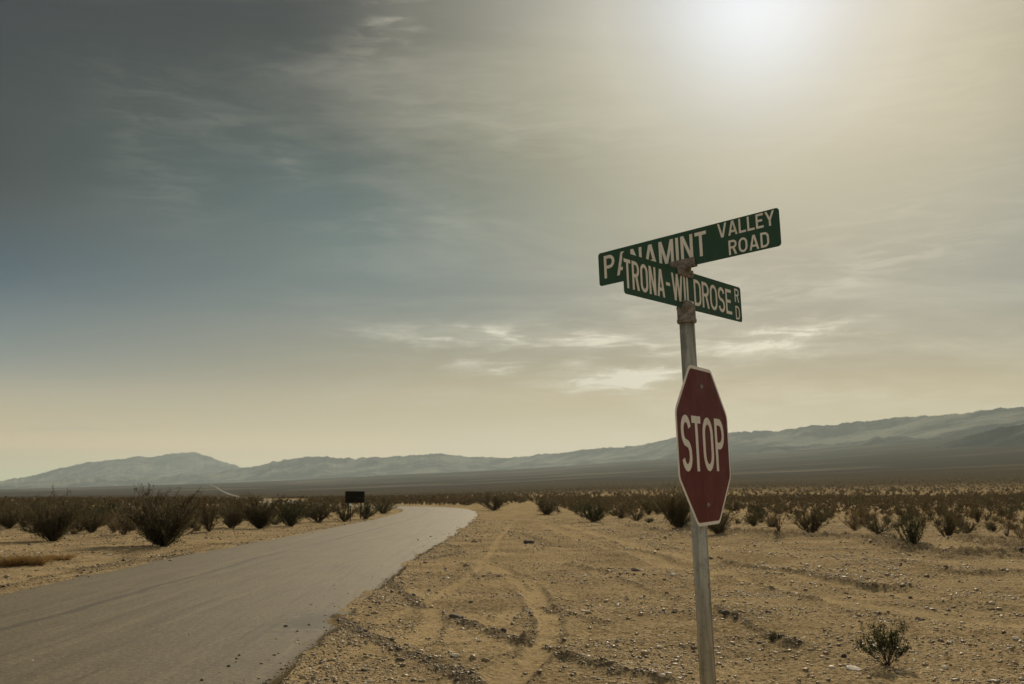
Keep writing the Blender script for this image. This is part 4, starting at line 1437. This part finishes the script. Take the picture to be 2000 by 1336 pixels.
M_WROCK = rock_mat('white_rock', (0.62, 0.55, 0.46)); M_DROCK = rock_mat('dark_rock', (0.075, 0.062, 0.048)); M_TROCK = rock_mat('tan_rock', (0.27, 0.21, 0.14))
ROCKS = [(1313, 1126, 17, 0.55, M_WROCK, 'white rock lying on open dirt left of the pole'),
         (985, 1159, 9, 0.7, M_WROCK, 'small white stone in the middle of the dirt, beside the curved wheel track'),
         (1240, 1113, 20, 0.5, M_DROCK, 'dark clod upper left of the white rock by the pole'),
         (558, 1224, 9, 0.6, M_DROCK, 'black stone on the asphalt at the left tip of the dark stain'),
         (580, 1234, 6, 0.6, M_DROCK, 'tiny black stone on the asphalt just right of the bigger one by the stain'),
         (462, 1287, 6, 0.6, M_DROCK, 'upper of two small black stones on the near asphalt'),
         (447, 1302, 8, 0.6, M_DROCK, 'lower of two small black stones on the near asphalt'),
         (713, 1307, 20, 0.3, M_DROCK, 'flat black stone on the sand at the bottom, right of the road edge'),
         (1668, 1306, 34, 0.25, M_WROCK, 'long pale flat stone left of the foot of the small green bush'),
         (1208, 1258, 18, 0.5, M_TROCK, 'angular tan stone on the gravel left of the lower pole'),
         (1400, 1194, 12, 0.6, M_DROCK, 'dark clod nearest the pole on its right side'),
         (1418, 1212, 20, 0.5, M_DROCK, 'largest dark clod of the line running right from the pole'),
         (1437, 1219, 13, 0.5, M_DROCK, 'dark clod just right of the largest clod in the line by the pole'),
         (1457, 1219, 19, 0.4, M_TROCK, 'flat brown clod at the right end of the clod line by the pole'),
         (1648, 1283, 14, 0.7, M_DROCK, 'dark stone stack-like lump left of the small green bush'),
         (1483, 1257, 14, 0.4, M_DROCK, 'flat dark stone just below left of the low green weed'),
         (1585, 1270, 16, 0.4, M_TROCK, 'flat brown stone between the low green weed and the small green bush'),
         (1690, 1098, 12, 0.6, M_TROCK, 'brown stone on the gravel slope below the scrub right of the pole'),
         (1515, 1116, 7, 0.7, M_WROCK, 'bright white stone on the long rut right of the pole'),
         (1684, 1136, 8, 0.7, M_WROCK, 'bright white stone beside the right end of the long rut'),
         (1501, 1201, 14, 0.4, M_DROCK, 'dark flat stone on smooth dirt above the low green weed'),
         (1778, 1164, 10, 0.7, M_DROCK, 'dark stone alone on smooth dirt right of the long rut'),
         (1984, 1238, 14, 0.5, M_WROCK, 'pale stone near the right edge of the photo'),
         (920, 1176, 12, 0.5, M_DROCK, 'dark stone on the dirt just below the small white stone'),
         (928, 1060, 14, 0.5, M_TROCK, 'brown clod beside the far right edge of the asphalt'),
         (1034, 1063, 24, 0.4, M_DROCK, 'dark clod on the dirt mound between the road bend and the pole'),
         (1142, 1124, 10, 0.5, M_WROCK, 'pale flat stone left of the white rock by the pole'),
         (1140, 1196, 13, 0.35, M_WROCK, 'pale flat sliver of stone midway between curved track and pole'),
         (889, 1213, 22, 0.4, M_DROCK, 'dark clod at the left end of the middle gravel ridge'),
         (215, 1085, 8, 0.7, M_WROCK, 'white stone on the verge below the largest bush left of the road'),
         (12, 1130, 15, 0.6, M_TROCK, 'ring-shaped pale brown stone at the left edge of the photo')]
for i, (px_, py_, wpx, flat, m_, lab) in enumerate(ROCKS):
    P = unproj(px_, py_)
    k_ = P[1] / FPX
    me_ = rock_mesh(100 + i, 0.22, flat); me_.materials.append(m_)
    zz_ = max(float(ground_z(P[0], P[1])[0]), 0.0 if road_d(np.array([P[0]]), np.array([P[1]]))[0] > 0.2 else -9)
    s_ = wpx * k_ / 2
    o = link('rock', me_, None, (P[0], P[1], zz_ + s_ * flat * 0.45))
    o.scale = (s_, s_, s_); o.rotation_euler = (0.05 * i % 0.3, 0.1, (i * 1.7) % 3 - 1.5 if flat > 0.45 else 0.1)
    set_props(o, lab, 'stone')
# bleached sticks
M_STICK = simple('bleached_wood', (0.42, 0.35, 0.26), 0.8, 0.2, 30)
for px_, py_, L_px, rz, lab in [(1936, 1150, 30, 0.75, 'thin bleached stick leaning up on the gravel at far right'),
                                (1608, 1297, 60, 0.25, 'thin dark-shadowed twig lying left of the long pale flat stone')]:
    P = unproj(px_, py_); k_ = P[1] / FPX; L = L_px * k_
    mb = MB()
    pts = [(-L / 2, 0, 0.01), (-L / 6, 0.01, 0.03), (L / 5, -0.008, 0.05 + 0.03), (L / 2, 0.012, 0.06 + L * 0.35 * (rz > 0.5))]
    for a, b in zip(pts[:-1], pts[1:]):
        a, b = Vector(a), Vector(b); dv = (b - a).normalized(); s1 = dv.cross(Vector((0, 0, 1))).normalized() * 0.006; s2 = dv.cross(s1).normalized() * 0.006
        mb.add([a + s1, a + s2, a - s1, a - s2, b + s1 * 0.8, b + s2 * 0.8, b - s1 * 0.8, b - s2 * 0.8], [(0, 1, 5, 4), (1, 2, 6, 5), (2, 3, 7, 6), (3, 0, 4, 7), (0, 3, 2, 1), (4, 5, 6, 7)])
    o = mb.build('stick', M_STICK); o.location = (P[0], P[1], float(ground_z(P[0], P[1])[0])); o.rotation_euler = (0, 0, 0.2)
    set_props(o, lab, 'stick')

# ------------------------------------------------------------------ haze in the valley air
mb = MB(); mb.box((0, 9800, 250), (34000, 25400, 1250))
hz_m = bpy.data.materials.new('haze_air'); hz_m.use_nodes = True
hn = hz_m.node_tree.nodes
hn.remove(hn['Principled BSDF'])
pv = hn.new('ShaderNodeVolumePrincipled')
pv.inputs['Color'].default_value = (0.48, 0.58, 0.61, 1)
pv.inputs['Density'].default_value = 0.000052
pv.inputs['Anisotropy'].default_value = 0.35
hz_m.node_tree.links.new(pv.outputs[0], hn['Material Output'].inputs['Volume'])
hz = mb.build('haze', hz_m)
set_props(hz, 'thin dusty haze filling the valley air before the mountains', 'haze', kind='stuff')
